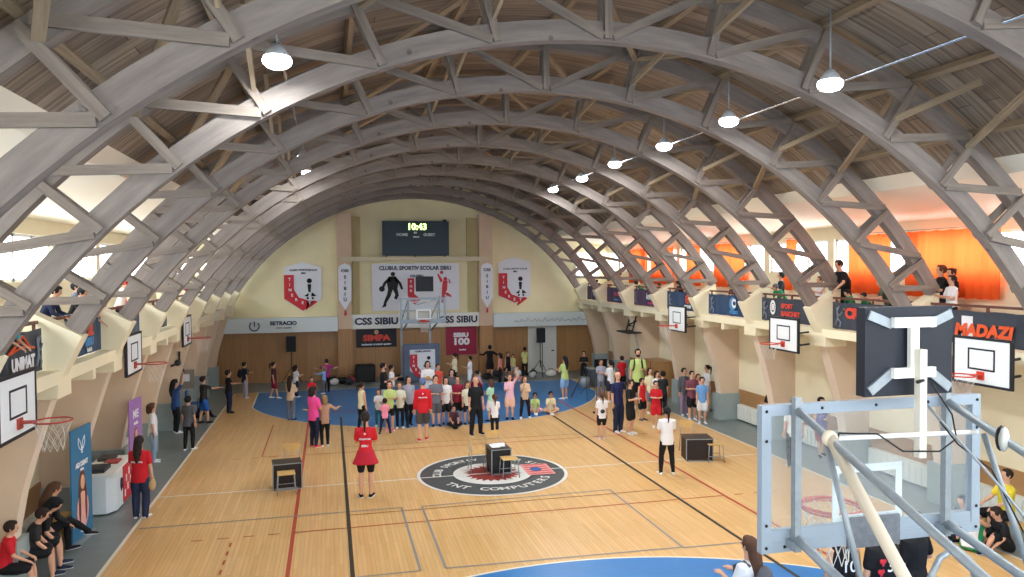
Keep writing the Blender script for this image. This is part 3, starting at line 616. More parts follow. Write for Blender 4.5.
wallT(r, 'SIMPA', 0, -.03, 1.83, .36, M_redp, 1.25, .02); wallT(r, 'incaltaminte si articole sportive', 0, -.03, 1.55, .11, M_whitep, .95); sil(r, 'crest_print', [circ(0, 2.1, .1)], mat('crest_gold', '#b79a7a', .5), -.03)
r = thing('anniversary_banner', 'crimson banner with white number 100 right of the far hoop', 'banner', (2.14, E-.1, 0)); extr(r, 'sheet', [(-.72, .95), (.72, .95), (.72, 2.26), (-.72, 2.26)], 0, mat('crimson_banner', '#96203f', .5))
wallT(r, 'SIBIU', -.02, -.03, 1.86, .26, M_whitep, 1.2, .016); wallT(r, '100', -.02, -.03, 1.55, .42, M_whitep, 1.25, .02); wallT(r, 'baschet', .05, -.03, 1.18, .1, M_whitep)
mb = MB(); mb.box((-.75, -.03, 2.24), (.75, .02, 2.28)); mb.build('hanging_bar', M_black, r)

# ---------------------------------------------------------------- basketball hoops
def net(mb, c, r, depth=.42, n=12, tr=.004):
    R = [r, r*.86, r*.7, r*.6, r*.58]
    for j in range(4):
        z0, z1 = -depth*j/4, -depth*(j+1)/4
        for k in range(n):
            for d in (-.5, .5):
                a0 = 2*PI*(k+(.5 if j % 2 else 0))/n; a1 = a0+2*PI*d/n
                mb.tube([(c[0]+R[j]*math.cos(a0), c[1]+R[j]*math.sin(a0), c[2]+z0), (c[0]+R[j+1]*math.cos(a1), c[1]+R[j+1]*math.sin(a1), c[2]+z1)], tr, 4, cap=False)
def ring(mb, c, r, tr=.012, n=28): mb.tube([(c[0]+r*math.cos(2*PI*i/n), c[1]+r*math.sin(2*PI*i/n), c[2]) for i in range(n)], tr, 8, closed=True)
def frame4(mb, x0, x1, z0, z1, w, y0, y1, mi=0):
    mb.box((x0, y0, z0), (x1, y1, z0+w), mi); mb.box((x0, y0, z1-w), (x1, y1, z1), mi); mb.box((x0, y0, z0+w), (x0+w, y1, z1-w), mi); mb.box((x1-w, y0, z0+w), (x1, y1, z1-w), mi)
def side_hoop(x, y, zb, s, lab):
    """small wall-mounted practice hoop; local +Y points into the hall"""
    r = thing('practice_hoop', lab, 'basketball hoop', (x, y, zb), PI/2 if s > 0 else -PI/2, 'practice hoops on the side walls')
    mb = MB(); mb.box((-.6, -.02, 0), (.6, .02, .82)); mb.build('backboard', M_board, r)
    mb = MB(); frame4(mb, -.615, .615, -.015, .835, .045, -.03, .028); mb.build('board_border', M_blackpaint, r)
    mb = MB(); frame4(mb, -.28, .28, .26, .64, .03, .02, .027); mb.build('target_square', M_blackpaint, r)
    mb = MB(); ring(mb, (0, .42, .19), .225, .012); mb.box((-.07, .02, .1), (.07, .05, .24)); mb.box((-.05, .05, .17), (.05, .21, .2)); mb.build('rim', M_ringdull if s < 0 else M_orange, r)
    mb = MB(); net(mb, (0, .42, .18), .22, .38, 10, .003); mb.build('net', M_net, r)
    mb = MB(); d = 7.82-abs(x)
    for xx in (-.35, .35):
        for z in (.15, .45): mb.bar((xx, -.03, z), (xx*.8, -d, z+.03), .04, .04)
    mb.bar((-.35, -.04, .15), (-.35, -.04, .65), .04, .04); mb.bar((.35, -.04, .15), (.35, -.04, .65), .04, .04)
    mb.build('wall_bracket', M_steel, r); return r
for i, (y, z) in enumerate([(-6.88, 2.87), (-1.0, 2.85), (4.95, 2.86)]): side_hoop(7.3, y, z, 1, 'practice hoop on the right wall, '+['closest, under the orange lettered banner', 'second, under the oval emblem banner', 'third and farthest, under the navy banner'][i])
for i, (y, z) in enumerate([(-6.68, 2.82), (-.7, 2.84), (5.0, 2.84)]): side_hoop(-7.75, y+(.25 if i == 2 else 0), z, -1, 'practice hoop on the left wall, '+['closest, cut by the left edge', 'second, near the purple roll-up', 'third, farthest along'][i])
# folded practice hoop near the right end
r = thing('folded_practice_hoop', 'dark folded-up practice hoop frame high on the right wall near the end wall', 'basketball hoop', (7.95, 10.6, 2.35))
mb = MB(); mb.box((-.3, -.6, -.02), (.3, .6, .03)); mb.build('backboard', M_blackpaint, r)
mb = MB(); mb.bar((0, -.3, 0), (.25, -.3, .9), .05, .05); mb.bar((0, .3, 0), (.25, .3, .9), .05, .05); mb.bar((.1, -.3, .45), (.1, .3, .45), .05, .05); mb.bar((.2, -.3, .9), (.7, -.3, .9), .05, .05); mb.bar((-.2, -.3, .3), (.2, -.3, .45), .05, .05); mb.build('folding_frame', M_steel, r)
mb = MB(); ring(mb, (.15, 0, .25), .2, .015); mb.build('rim', M_steel, r)
r = thing('folded_hoop_arm', 'small dark bracket with hanging arm on the left wall below the farthest practice hoop', 'bracket', (-8.33, 7.3, 2.1))
mb = MB(); mb.bar((0, 0, 0), (.0, .0, .35), .06, .06); mb.bar((0, 0, 0), (-.25, 0, -.1), .06, .06); mb.ell((-.05, 0, 0), (.1, .06, .1)); mb.build('arm', M_steel, r)

def big_hoop(loc, rz, lab, near):
    """main competition hoop; local +Y towards the court, board plane at y=0, z measured from the floor"""
    r = thing('basketball_hoop', lab, 'basketball hoop', loc, rz)
    z0, z1 = 2.95, 4.0; X = .93
    mb = MB(); frame4(mb, -X, X, z0, z1, .075, -.04, .02); mb.box((-X+.075, -.035, z0+.07), (X-.075, .015, z0+.16)); 
    o = mb.build('board_frame', M_alu, r)
    mb = MB()
    for x in (-X+.035, X-.035):
        for z in (z0+.04, z0+.2, z1-.04, z1-.25): mb.ell((x, -.045, z), (.012, .008, .012), 8, 4)
    for x in (-.45, 0, .45): mb.ell((x, -.045, z1-.035), (.012, .008, .012), 8, 4)
    for x in (-.75, .75): mb.ell((x, -.045, z0+.04), (.012, .008, .012), 8, 4)
    mb.build('bolts', M_black, o)
    mb = MB(); mb.box((-X+.07, -.012, z0+.15), (X-.07, .004, z1-.07)); mb.build('glass_panel', M_acryl, r)
    mb = MB(); frame4(mb, -.325, .27, z0+.15, z0+.57, .055, .004, .012); mb.build('target_square', M_board, r)
    mb = MB(); mb.box((-.24, -.06, z0-.02), (.2, -.04, z0+.2)); mb.build('mounting_plate', mat('mount_plate', '#6c7178', .5, noise=.2, nscale=20), r)
    mb = MB(); ring(mb, (.0, .45, 3.07), .225, .013); ring(mb, (0, .45, 3.045), .225, .008); mb.box((-.09, .02, 2.99), (.09, .06, 3.11)); mb.box((-.06, .05, 3.05), (.06, .23, 3.08)); mb.build('rim', M_orange, r)
    mb = MB(); net(mb, (0, .45, 3.05), .22, .42, 12, .004); mb.build('net', M_net, r)
    # verticals behind the glass
    for x in (-.69, .57):
        mb = MB(); mb.bar((x, -.09, z0+.02), (x, -.09, z1+.06), .05, .05); mb.box((x-.05, -.12, z0+.05), (x+.05, -.04, z0+.1)); mb.build('upright', M_galv, r)
    L = 2.7
    for x in (-.69, .57):
        mb = MB(); mb.tube([(x, -.1, 3.97), (x, -.1-L, 3.97-.36*L)], .028, 10); mb.build('upper_arm', M_galv, r)
        mb = MB(); mb.tube([(x, -.1, 3.06), (x, -.25, 3.03), (x, -.5, 2.97), (x, -.1-L, 2.97-.2*L)], .033, 10); mb.build('lower_arm', M_galv, r)
        mb = MB(); mb.tube([(x, -.42, 3.80), (x, -.78, 2.98)], .02, 8); mb.build('brace', M_galv, r)
    mb = MB(); mb.tube([(-.69, -.42, 3.84), (.57, -.36, 3.80)], .017, 8); mb.build('cross_bar', M_white, r)
    if near:
        mb = MB(); mb.tube([(-.69, -.45, 3.86), (-.69, -1.18, 3.13), (-.62, -2.5, 1.9)], .038, 12); mb.ell((-.69, -.45, 3.85), (.058, .04, .055)); mb.build('main_strut', mat('cream_strut', '#d3c7b3', .5), r)
        mb = MB(); mb.tube([(.18, -.3, 4.02), (.42, -.65, 3.55), (.62, -.95, 3.1)], .009, 6); mb.build('stay_rod', M_galv, r)
        mb = MB(); mb.tube([(-.22, -.8, 2.5), (-.22, -.8, 3.02), (-.15, -.8, 3.14), (-.03, -.8, 3.19), (.08, -.8, 3.1), (.15, -.8, 2.9), (.2, -.8, 2.5)], .02, 8); mb.build('bent_tube', M_galv, r)
        # small lamp with grey lens on the right arm
        mb = MB(); M = Matrix.Translation((.55, -.6, 3.80)) @ Matrix.Rotation(.5, 4, 'Z') @ Matrix.Rotation(PI/2, 4, 'X')
        mb.ell((0, 0, 0), (.065, .085, .03), 14, 6, 0, M); c = mb.build('arm_lamp', mat('grey_lens', '#b7b9b3', .3), r)
        mb = MB(); mb.ell((.035, -.0, -.03), (.06, .09, .03), 14, 6, 0, M); mb.build('lamp_housing', M_black, c)
        mb = MB(); mb.tube([(.1, -.45, 4.18), (.16, -.45, 4.1), (.3, -.42, 3.95), (.34, -.42, 3.78), (.2, -.42, 3.7), (-.1, -.42, 3.72), (-.3, -.42, 3.85), (-.62, -.45, 3.88)], .006, 6)
        mb.tube([(-.62, -.45, 3.88), (-.68, -.48, 3.76), (-.6, -.5, 3.68), (-.55, -.7, 3.4), (-.5, -.95, 3.1)], .006, 6); mb.tube([(.22, -.4, 3.9), (.32, -.45, 3.75), (.45, -.6, 3.6), (.5, -.9, 3.1), (.55, -1.3, 2.6)], .006, 6); mb.build('cables', M_black, r)
    # carriage down to the floor
    mb = MB()
    for x in (-.64, .62): mb.bar((x, -.05-L, 0.2), (x, -.05-L, 3.15), .09, .09); mb.bar((x, -.05-L, .2), (x, -1.6-L if near else -2.2-L*0-.9, .2), .09, .09)
    for z in (.2, 1.6, 3.1): mb.bar((-.64, -.05-L, z), (.62, -.05-L, z), .07, .07)
    mb.build('carriage', M_galv, r); 
    mb = MB(); mb.box((-.8, -L-1.0, 0), (.8, -L-.1, .16)); mb.build('base', M_black, r)
    return r
H1 = big_hoop((.09, -12.93, 0), 0, 'main hoop with glass backboard seen from behind in the lower right corner', True)
H2 = big_hoop((-.1, 12.85, -.22), PI, 'main hoop with glass backboard facing the camera at the far end', False)
for o in H2.children:
    if o.name.startswith('base') or o.name.startswith('carriage'): o.location.z = .22; 
# padded mats in front of the far hoop's carriage with a pennant
pad = thing('crash_mat', 'grey-blue padded upright mat with red and white shield under the far hoop', 'mat', (.1, 15.2, 0))
mb = MB(); mb.box((-.78, -.12, 0), (.8, .12, 1.66)); pm = mb.build('padding', mat('blue_grey_mat', '#5d6a80', .6, noise=.15, nscale=4), pad)
mod = pm.modifiers.new('bevel', 'BEVEL'); mod.width = .05; mod.segments = 2
extr(pad, 'shield_sheet', [(-.52, 0.5), (-.52, 1.42), (.58, 1.42), (.58, .5), (.05, .12)], -.13, M_ban)
sil(pad, 'red_band', [[(-.52, 1.22), (-.2, 1.22), (-.2, .7), (-.52, .7)], [(-.52, .7), (-.2, .7), (.0, .42), (.3, .3), (.05, .1), (-.35, .35)]], M_pr, -.165)
for i, (dx, dz) in enumerate(((-.36, 1.08), (-.36, .9), (-.36, .72), (-.26, .55), (-.1, .4))): wallT(pad, 'TINER'[i], dx, -.18, dz, .14, M_whitep)
sil(pad, 'players_print', [circ(.3, 1.05, .08), circ(.2, .72, .06), [(.05, .72), (.2, .8), (.42, .68), (.25, .55)]], M_blk, -.165); wallT(pad, 'CLUBUL SPORTIV', .05, -.165, 1.34, .09, M_dk)

# ---------------------------------------------------------------- shot clocks
def shot_clock(loc, rz, lab):
    r = thing('shot_clock', lab, 'shot clock', loc, rz)
    mb = MB(); mb.box((-.36, 0, 0), (.36, .09, .62)); mb.build('housing', mat('clock_black', '#1d222c', .5), r)
    mb = MB(); mb.tube([(0, -.08, -.36), (0, -.08, .46)], .026, 8) if False else None
    mb.box((-.035, -.055, .19), (.035, -.02, .49)); mb.box((-.17, -.06, .48), (.17, -.02, .55)); mb.box((-.17, -.06, .13), (.17, -.02, .2)); 
    mb.build('mounting_bracket', M_white, r)
    for sx in (-1, 1):
        for (a, b) in (((sx*.16, .5), (sx*.34, .57)), ((sx*.15, .17), (sx*.33, .04))):
            mb = MB(); mb.bar((a[0], -.015, a[1]), (b[0], -.01, b[1]), .02, .065, up=(-(b[1]-a[1]), 0, (b[0]-a[0]))); mb.build('strap', M_galv, r)
    mb = MB(); mb.bar((.02, -.085, -.42), (.02, -.085, .33), .055, .055, up=(0, 1, 0)); mb.build('post', mat('pale_post', '#dcd6c8', .6), r)
    mb = MB(); mb.tube([(.02, -.11, .12), (-.04, -.12, .11)], .012, 6); mb.build('cable_end', M_black, r)
    return r
shot_clock((.17, -13.2, 4.07), 0, 'square black shot clock seen from behind, with white bracket, above the near hoop')
shot_clock((.02, 13.25, 4.02), PI, 'square black shot clock above the far hoop')

# ---------------------------------------------------------------- desks and chairs on the court
M_desk = mat('dark_desk', '#2a2120', .5); M_deskb = mat('black_desk', '#1b1c20', .5)
def desk(x, y, rz, w, d, h, m, lab, papers=False):
    r = thing('school_desk', lab, 'desk', (x, y, 0), rz)
    mb = MB(); mb.box((-w/2, -d/2, h-.03), (w/2, d/2, h)); mb.build('desk_top', mat('desk_top_dark', '#3a3331', .35), r)
    mb = MB(); mb.box((-w/2+.02, -d/2+.02, .05), (w/2-.02, -d/2+.05, h-.03)); mb.build('front_panel', m, r)
    for sx in (-1, 1): mb = MB(); mb.box((sx*(w/2-.03)-.012, -d/2+.02, 0), (sx*(w/2-.03)+.012, d/2-.02, h-.03)); mb.build('side_panel', m, r)
    mb = MB(); frame4(mb, -w/2, w/2, 0, h, .02, -d/2-.003, -d/2+.02); mb.build('metal_edge', M_galv, r)
    mb = MB(); mb.box((-w/2+.05, -d/2+.1, h-.2), (w/2-.05, d/2-.05, h-.17)); mb.build('book_shelf', m, r)
    return r
def stool(x, y, rz, lab, back=True, h=.45):
    r = thing('school_chair' if back else 'school_stool', lab, 'chair' if back else 'stool', (x, y, 0), rz)
    mb = MB(); mb.box((-.19, -.19, h-.015), (.19, .19, h+.005)); s_ = mb.build('seat', M_chairwood, r); m_ = s_.modifiers.new('bevel', 'BEVEL'); m_.width = .006
    for sx in (-1, 1):
        for sy in (-1, 1):
            top = h+.35 if (back and sy > 0) else h-.01
            mb = MB(); mb.tube([(sx*.2, sy*.2, 0), (sx*.17, sy*.17, h-.01)] + ([(sx*.17, sy*.2, top)] if top > h else []), .011, 6); mb.build('leg', M_galv, r)
    if back: mb = MB(); mb.box((-.19, .185, h+.2), (.19, .2, h+.38)); mb.build('backrest', M_chairwood, r)
    mb = MB(); mb.tube([(-.185, -.185, .15), (.185, -.185, .15)], .009, 6); mb.tube([(-.185, .185, .15), (.185, .185, .15)], .009, 6); mb.build('stretcher', M_galv, r)
    return r
desk(-4.78, .1, .12, .64, .5, .6, M_desk, 'dark school desk with metal edges near the left red line')
stool(-4.77, -.35, .1, 'wooden topped metal stool on the near side of the left desk', False)
stool(-4.68, .7, .1, 'wooden school chair with backrest beyond the left desk', True)
desk(.17, .1, .05, .5, .6, .62, M_deskb, 'black school desk covered with papers at the centre circle')
mb = MB()
for (a, b, w, h_, z) in ((0, .1, .36, .3, .622), (.06, .22, .3, .2, .626), (-.08, -.05, .2, .24, .63)): mb.box((.17+a-w/2, .12+b-h_/2, z), (.17+a+w/2, .12+b+h_/2, z+.003))
tag(mb.build('papers', mat('paper', '#dfe3e8', .6)), 'white sheets of paper on the centre desk', 'papers')
stool(.33, -.38, 0, 'wooden topped metal stool on the near side of the centre desk', False)
stool(.22, .8, .05, 'wooden school chair beyond the centre desk', True)
stool(-.3, .35, 1.57, 'narrow metal framed chair left of the centre desk', True)
desk(5.42, .0, -.22, .7, .62, .58, M_desk, 'dark wood school desk near the right red line')
stool(5.75, -.32, -.25, 'wooden topped metal stool on the near side of the right desk', False)
stool(5.5, .62, -.2, 'wooden school chair with backrest beyond the right desk', True)

# ---------------------------------------------------------------- promotion corner on the left
def rollup(x, y, rz, w, h, m, lab, deco):
    r = thing('rollup_banner', lab, 'roll-up banner', (x, y, 0), rz)
    mb = MB(); mb.box((-w/2, -.012, .06), (w/2, .012, h)); mb.build('printed_sheet', m, r)
    mb = MB(); mb.box((-w/2-.01, -.08, 0), (w/2+.01, .08, .07)); mb.build('base', M_galv, r)
    mb = MB(); mb.tube([(0, -.03, .05), (0, -.03, h)], .01, 6); mb.build('pole', M_galv, r)
    deco(r); return r
def RT(r, t, x, z, s, m): return text('lettering', t, s, m, r, face((x, .016, z), (-1, 0, 0), (0, 0, 1)), .006, .002)
M_skin0 = mat('printed_face', '#d9ab8d', .6); M_hair0 = mat('printed_hair', '#6b4433', .6)
def portrait(r, z, sc=1, cloth='#e0a9a4'):
    def ov(x, zz, a, b, m, y): mb = MB(); mb.ell((x, y, zz), (a*sc, .004, b*sc), 14, 6); mb.build('portrait_print', m, r)
    ov(0, z+.12, .17, .42, M_hair0, .014); ov(0, z-.22, .26, .36, mat('printed_top'+cloth, cloth, .6), .018); ov(0, z+.3, .09, .14, M_skin0, .022); ov(0, z-.02, .05, .14, M_skin0, .022)
    ov(-.13, z-.1, .045, .35, M_hair0, .024); ov(.13, z-.1, .045, .35, M_hair0, .024)
def dblue(r):
    mb = MB()
    for sx in (-1, 1): mb.tube([(0, .016, 1.72), (sx*.06, .016, 1.85), (sx*.13, .016, 1.92), (sx*.14, .016, 1.8), (sx*.07, .016, 1.7), (0, .016, 1.68)], .008, 6)
    mb.tube([(0, .016, 1.62), (0, .016, 1.75)], .02, 6); mb.build('butterfly_print', M_whitep, r); RT(r, 'AD DENT', 0, 1.42, .12, M_whitep); RT(r, 'clinica', 0, 1.32, .06, M_whitep); portrait(r, .78); RT(r, 'SIBIU', 0, .2, .09, M_whitep)
def dpur(r): RT(r, 'ME', 0, 1.7, .26, M_whitep); RT(r, 'studio', 0, 1.5, .1, M_whitep); portrait(r, .95, .8, '#c59ac9')
# banner faces: local -? towards +x and the camera
rollup(-8.27, -2.42, -PI/2-.1, .86, 2.1, mat('blue_rollup', '#39759c', .5), 'tall blue roll-up banner with a long haired woman next to the promotion table', dblue)
rollup(-8.12, .9, -PI/2-.12, .75, 2.05, mat('purple_rollup', '#9a72b0', .5), 'tall purple roll-up banner with a portrait beyond the promotion table', dpur)
t = thing('promotion_table', 'table with white panels and red printed front beside the left sideline', 'table', (-8.42, -.3, 0))
mb = MB(); mb.box((-.34, -.75, .82), (.34, .85, .86)); mb.build('table_top', M_white, t)
mb = MB(); mb.prism([(-.33, -.72), (.18, -.72), (.33, -.5), (.33, .8), (-.33, .8)], .03, .82, 'z'); mb.build('skirt', mat('white_blue_panel', '#d5e0e6', .5), t)
mb = MB(); mb.box((.33, -.05, .05), (.345, .8, .81)); rp_ = mb.build('printed_panel', M_pr, t)
mb = MB()
for k in range(7): mb.box((.345, .02+k*.11, .15+((k*3) % 5)*.1), (.35, .1+k*.11, .3+((k*3) % 5)*.1))
mb.build('print_detail', M_whitep, rp_)
mb = MB(); mb.tube([(.346, -.2+.07*math.cos(a), .5+.12*math.sin(a)) for a in [i*PI/8 for i in range(16)]], .01, 6, closed=True); mb.tube([(.346, -.22, .35), (.346, -.16, .62)], .01, 6); mb.build('emblem_print', M_dk, t)
for i, (dx, dy, c, nm, sx, sy, sz, lab) in enumerate([(-.05, -.45, '#33363d', 'black_bag', .2, .25, .08, 'flat black bag on the near end of the promotion table'), (-.1, -.05, '#d8d3c6', 'leaflet_stack', .13, .16, .03, 'stack of pale leaflets on the promotion table'), (.08, .2, '#a64a44', 'folded_shirt', .14, .16, .05, 'folded red t-shirt on the promotion table'),
        (-.1, .5, '#4a4542', 'black_box', .16, .18, .07, 'dark box at the far end of the promotion table')]):
    mb = MB(); mb.box((-8.42+dx-sx, -.3+dy-sy, .861), (-8.42+dx+sx, -.3+dy+sy, .861+sz)); o = mb.build(nm, mat(nm, c, .6)); b_ = o.modifiers.new('bevel', 'BEVEL'); b_.width = .012; b_.segments = 2; tag(o, lab, nm.split('_')[-1])
# black chair behind purple banner
def seatchair(x, y, rz, c, lab):
    r = thing('plastic_chair', lab, 'chair', (x, y, 0), rz); m = mat('chair'+c, c, .5)
    mb = MB(); mb.box((-.21, -.2, .42), (.21, .2, .45)); mb.build('seat', m, r)
    mb = MB(); mb.prism([(-.2, .55), (.2, .55), (.17, .88), (-.17, .88)], .19, .22, 'y'); mb.build('backrest', m, r)
    for sx in (-1, 1):
        for sy in (-1, 1): mb = MB(); mb.tube([(sx*.2, sy*.2, 0), (sx*.18, sy*.17, .42)] + ([(sx*.17, .205, .87)] if sy > 0 else []), .011, 6); mb.build('leg', M_steel, r)
    return r
seatchair(-8.85, 2.0, PI/2, '#26282d', 'black chair behind the purple roll-up banner'); seatchair(-8.35, 9.6, PI/2, '#2c5aa0', 'blue plastic chair near the far left pillar')
# notice box
mb = MB(); mb.box((-8.95, 10.24, .9), (-8.4, 10.30, 1.5)); nb = mb.build('notice_board', mat('notice_grey', '#8d8378', .6)); tag(nb, 'small grey notice board with a white paper by the far left pillar', 'notice board')
mb = MB(); mb.box((-8.75, 10.23, 1.1), (-8.55, 10.24, 1.35)); mb.build('paper', MATS['paper'], nb)
# benches along the side walls for the seated spectators
for s, y, lab in ((-1, -3.4, 'low wooden bench by the left wall under the seated spectators'), (1, -6.9, 'low wooden bench near the right wall under the seated players')):
    r = thing('gym_bench', lab, 'bench', (-8.75 if s < 0 else 8.0, y, 0))
    mb = MB(); W = 1.5 if s < 0 else .8; mb.box((-.14, -W, .36), (.14, W, .4)); mb.build('seat', M_chairwood, r)
    for yy in (-W+.3, W-.3): mb = MB(); mb.box((-.12, yy-.03, 0), (.12, yy+.03, .36)); mb.build('leg', M_chairwood, r)
mb = MB(); mb.prism([(-8.98, -.45), (-8.92, -.45), (-8.92, .45), (-8.98, .45)], .3, 1.15, 'z'); o = mb.build('leaning_board', M_chairwood); o.location = (0, -4.0, 0); tag(o, 'wooden board leaning on the left wall behind the seated spectators', 'board')

# ---------------------------------------------------------------- sound equipment at the far end
def speaker(x, y, zb, lab):
    r = thing('speaker_stand', 'black tripod stand holding '+lab, 'speaker stand', (x, y, 0))
    mb = MB(); mb.tube([(0, 0, .4), (0, 0, zb)], .02, 8); mb.build('pole', M_black, r)
    for k in range(3): a = k*2*PI/3+.5; mb = MB(); mb.tube([(0, 0, .75), (.5*math.cos(a), .5*math.sin(a), .02)], .014, 6); mb.build('leg', M_black, r)
    r = thing('loudspeaker', 'black loudspeaker on a tripod, '+lab.split(' ', 2)[2], 'speaker', (x, y, zb))
    mb = MB(); mb.prism([(-.2, .16), (-.14, -.16), (.14, -.16), (.2, .16)], 0, .66, 'z'); mb.build('cabinet', M_black, r)
    for v in list(r.children): v.rotation_euler = (0, 0, PI)
    mb = MB(); mb.box((-.15, -.172, .04), (.15, -.162, .62)); mb.build('grille', mat('speaker_grille', '#232529', .7), r)
speaker(-5.42, 15.95, 1.42, 'the loudspeaker near the left end of the end wall'); speaker(5.55, 15.3, 1.55, 'the loudspeaker in front of the white door')
for x, lab in ((-2.3, 'big black speaker cabinet on the floor at the foot of the panelling'),):
    r = thing('floor_speaker', lab, 'speaker', (x, 15.9, 0)); mb = MB(); mb.box((-.42, -.3, 0), (.42, .3, .75)); c = mb.build('cabinet', M_black, r); b_ = c.modifiers.new('bevel', 'BEVEL'); b_.width = .03
    mb = MB(); mb.box((-.36, -.31, .06), (.36, -.3, .69)); mb.build('grille', MATS['speaker_grille'], r)
r = thing('sound_desk', 'grey equipment table with black monitor beside the far right leg', 'table', (7.35, 12.0, 0))
mb = MB(); mb.box((-.7, -.35, .72), (.7, .35, .76)); mb.build('table_top', mat('flight_case', '#98a09f', .4), r)
mb = MB(); mb.box((-.6, -.3, .0), (-.05, .3, .72)); mb.box((.05, -.3, 0), (.6, .3, .6)); mb.build('rack', mat('rack_grey', '#5a626a', .5), r)
mb = MB(); mb.box((-.4, -.1, .765), (.15, -.05, 1.12)); mb.box((-.2, -.12, .76), (-.05, .05, .79)); tag(mb.build('monitor', M_black), 'black monitor on the sound desk', 'monitor').location = (7.35, 12.0, 0)
r = thing('drum_case', 'round grey case on the floor beside the sound desk', 'case', (6.4, 11.6, 0)); mb = MB(); mb.tube([(0, 0, 0), (0, 0, .45)], .22, 16); mb.build('shell', M_galv, r)
def mic(x, y, lab, boom=True):
    r = thing('microphone_stand', lab, 'microphone stand', (x, y, 0)); mb = MB(); mb.tube([(0, 0, 0), (0, 0, .03)], .13, 16); mb.build('base', M_black, r)
    mb = MB(); mb.tube([(0, 0, .03), (0, 0, 1.35)], .011, 6); mb.build('pole', M_steel, r)
    if boom: mb = MB(); mb.tube([(.1, 0, 1.45), (-.75, -.5, .75)], .009, 6); mb.build('boom', M_steel, r)
mic(5.03, 6.45, 'black microphone stand with round base at the edge of the blue area')
r = thing('tripod_stand', 'dark tripod with long slanting legs behind the microphone stand', 'tripod', (5.6, 9.2, 0))
for k in range(3): a = k*2*PI/3+.3; mb = MB(); mb.tube([(0, 0, 1.2), (.6*math.cos(a), .6*math.sin(a), 0)], .012, 6); mb.build('leg', M_steel, r)
# bags along the foot of the end wall
bc = ['#1d1f24', '#c9cbd0', '#2b2d33', '#8a3a4a', '#23252b', '#d6c9c0', '#333845', '#1c1d22', '#b9bcc4', '#28303f', '#e0dcd4', '#222']
for i, (x, y) in enumerate([(-3.3, 15.6), (-3.65, 15.2), (-3.0, 15.1), (-2.95, 15.75), (-3.75, 15.8), (2.7, 15.6), (3.6, 15.7), (4.7, 15.2), (5.1, 14.9), (5.25, 15.4), (6.0, 15.1), (3.0, 15.1)]):
    c = bc[i] if len(bc[i]) > 4 else '#222222'; r = thing('sports_bag', ['black', 'pale grey', 'charcoal', 'maroon', 'dark', 'cream', 'slate', 'black', 'light grey', 'navy', 'white', 'near black'][i]+' sports bag by the end wall, '+['left of the black speaker cabinet', 'in front of the left pillar', 'in front of the panelling', 'leaning on the pile by the left pillar', 'furthest into the left corner of the pile', 'under the crimson banner', 'behind the girl in the black vest', 'left of the tripod foot', 'beside the tripod foot', 'under the right loudspeaker', 'in front of the white door', 'near the seated girls'][i], 'bag', (x, y, 0), i*.9)
    mb = MB(); mb.ell((0, 0, .14), (.26, .16, .15), 12, 8); mb.build('bag_body', mat('bag%d' % i, c, .7), r); mb = MB(); mb.tube([(-.12, 0, .27), (-.08, 0, .36), (.08, 0, .36), (.12, 0, .27)], .012, 6); mb.build('handle', M_black, r)
# cabinets by the right wall near the end
r = thing('equipment_cabinet', 'wooden equipment cabinet behind the tall man in lime', 'cabinet', (8.65, 9.3, 0)); mb = MB(); mb.box((-.35, -.6, 0), (.35, .6, 1.35)); mb.build('body', M_panel, r); mb = MB(); mb.box((-.36, -.01, .05), (-.35, .01, 1.3)); mb.build('door_gap', M_black, r)
# ---------------------------------------------------------------- people
PC = dict(red='#c8202c', hotpink='#ee4f9c', floral='#b08a72', beige='#cbb094', white='#e2e2e4', lightblue='#8fb4dc', magenta='#a32a7c', maroonblack='#4a2a32', navy='#1f2842', black='#17181c', denim='#2f4f86', grey='#55565e', blackpat='#2d2b2c',
          pink='#ec8fa8', cream='#ddd3ae', lime='#bcd080', offwhite='#dcdcc8', lightgrey='#9fa1b0', orange='#d0503c', greypat='#6f7280', maroon='#8e2038', mint='#a9d8bc', palepink='#e3b5c6', salmon='#dd7f74', yellow='#cfce86',
          navyblue='#20264e', blackgreen='#232c2e', pinkblack='#7a4454', skyblue='#6d9ed6', purpleblue='#5a4390', teal='#2e6670', jeans='#8fa3b8', darkjeans='#27304c', blue='#2a5fb0', darkgrey='#4b4745', peach='#e8b9a2', mauve='#8d7a96',
          blackstripe='#1b1d26', darkbrown='#2b201c', brown='#553a2c', blond='#8f7350', coral='#e0554a', pinkwhite='#e7c8cc', greyblue='#5b6f93', turquoise='#2fa6b4', green='#2f8a5c', greengrey='#4a5642', skin='#c99a80', yellowt='#d8c23a', graycap='#77787c')
def pm(c): return mat('person_'+c, PC.get(c, c), .8)
M_skin = mat('skin', '#cf9f84', .55); M_eye = mat('eye_dark', '#1c1512', .3); M_lip = mat('lips', '#a5574e', .5)
VOX = []
def vox(o, s): VOX.append((o, s)); return o
def limb(mb, pts, rad, n=10):
    """closed tapering limb with rounded ends; rad = radius or (rx, ry)"""
    pts = [Vector(p) for p in pts]; P = []; Rr = []
    def r1(r): return r if not isinstance(r, tuple) else (r[0]+r[1])/2
    t = (pts[0]-pts[1]).normalized(); r0 = r1(rad[0])
    for f, g in ((.85, .45), (.5, .85)): P.append(pts[0]+t*r0*f); Rr.append(r0*g)
    P += pts; Rr += [r1(r) for r in rad]; t = (pts[-1]-pts[-2]).normalized(); r0 = r1(rad[-1])
    for f, g in ((.5, .85), (.85, .45)): P.append(pts[-1]+t*r0*f); Rr.append(r0*g)
    mb.tube(P, Rr, n)
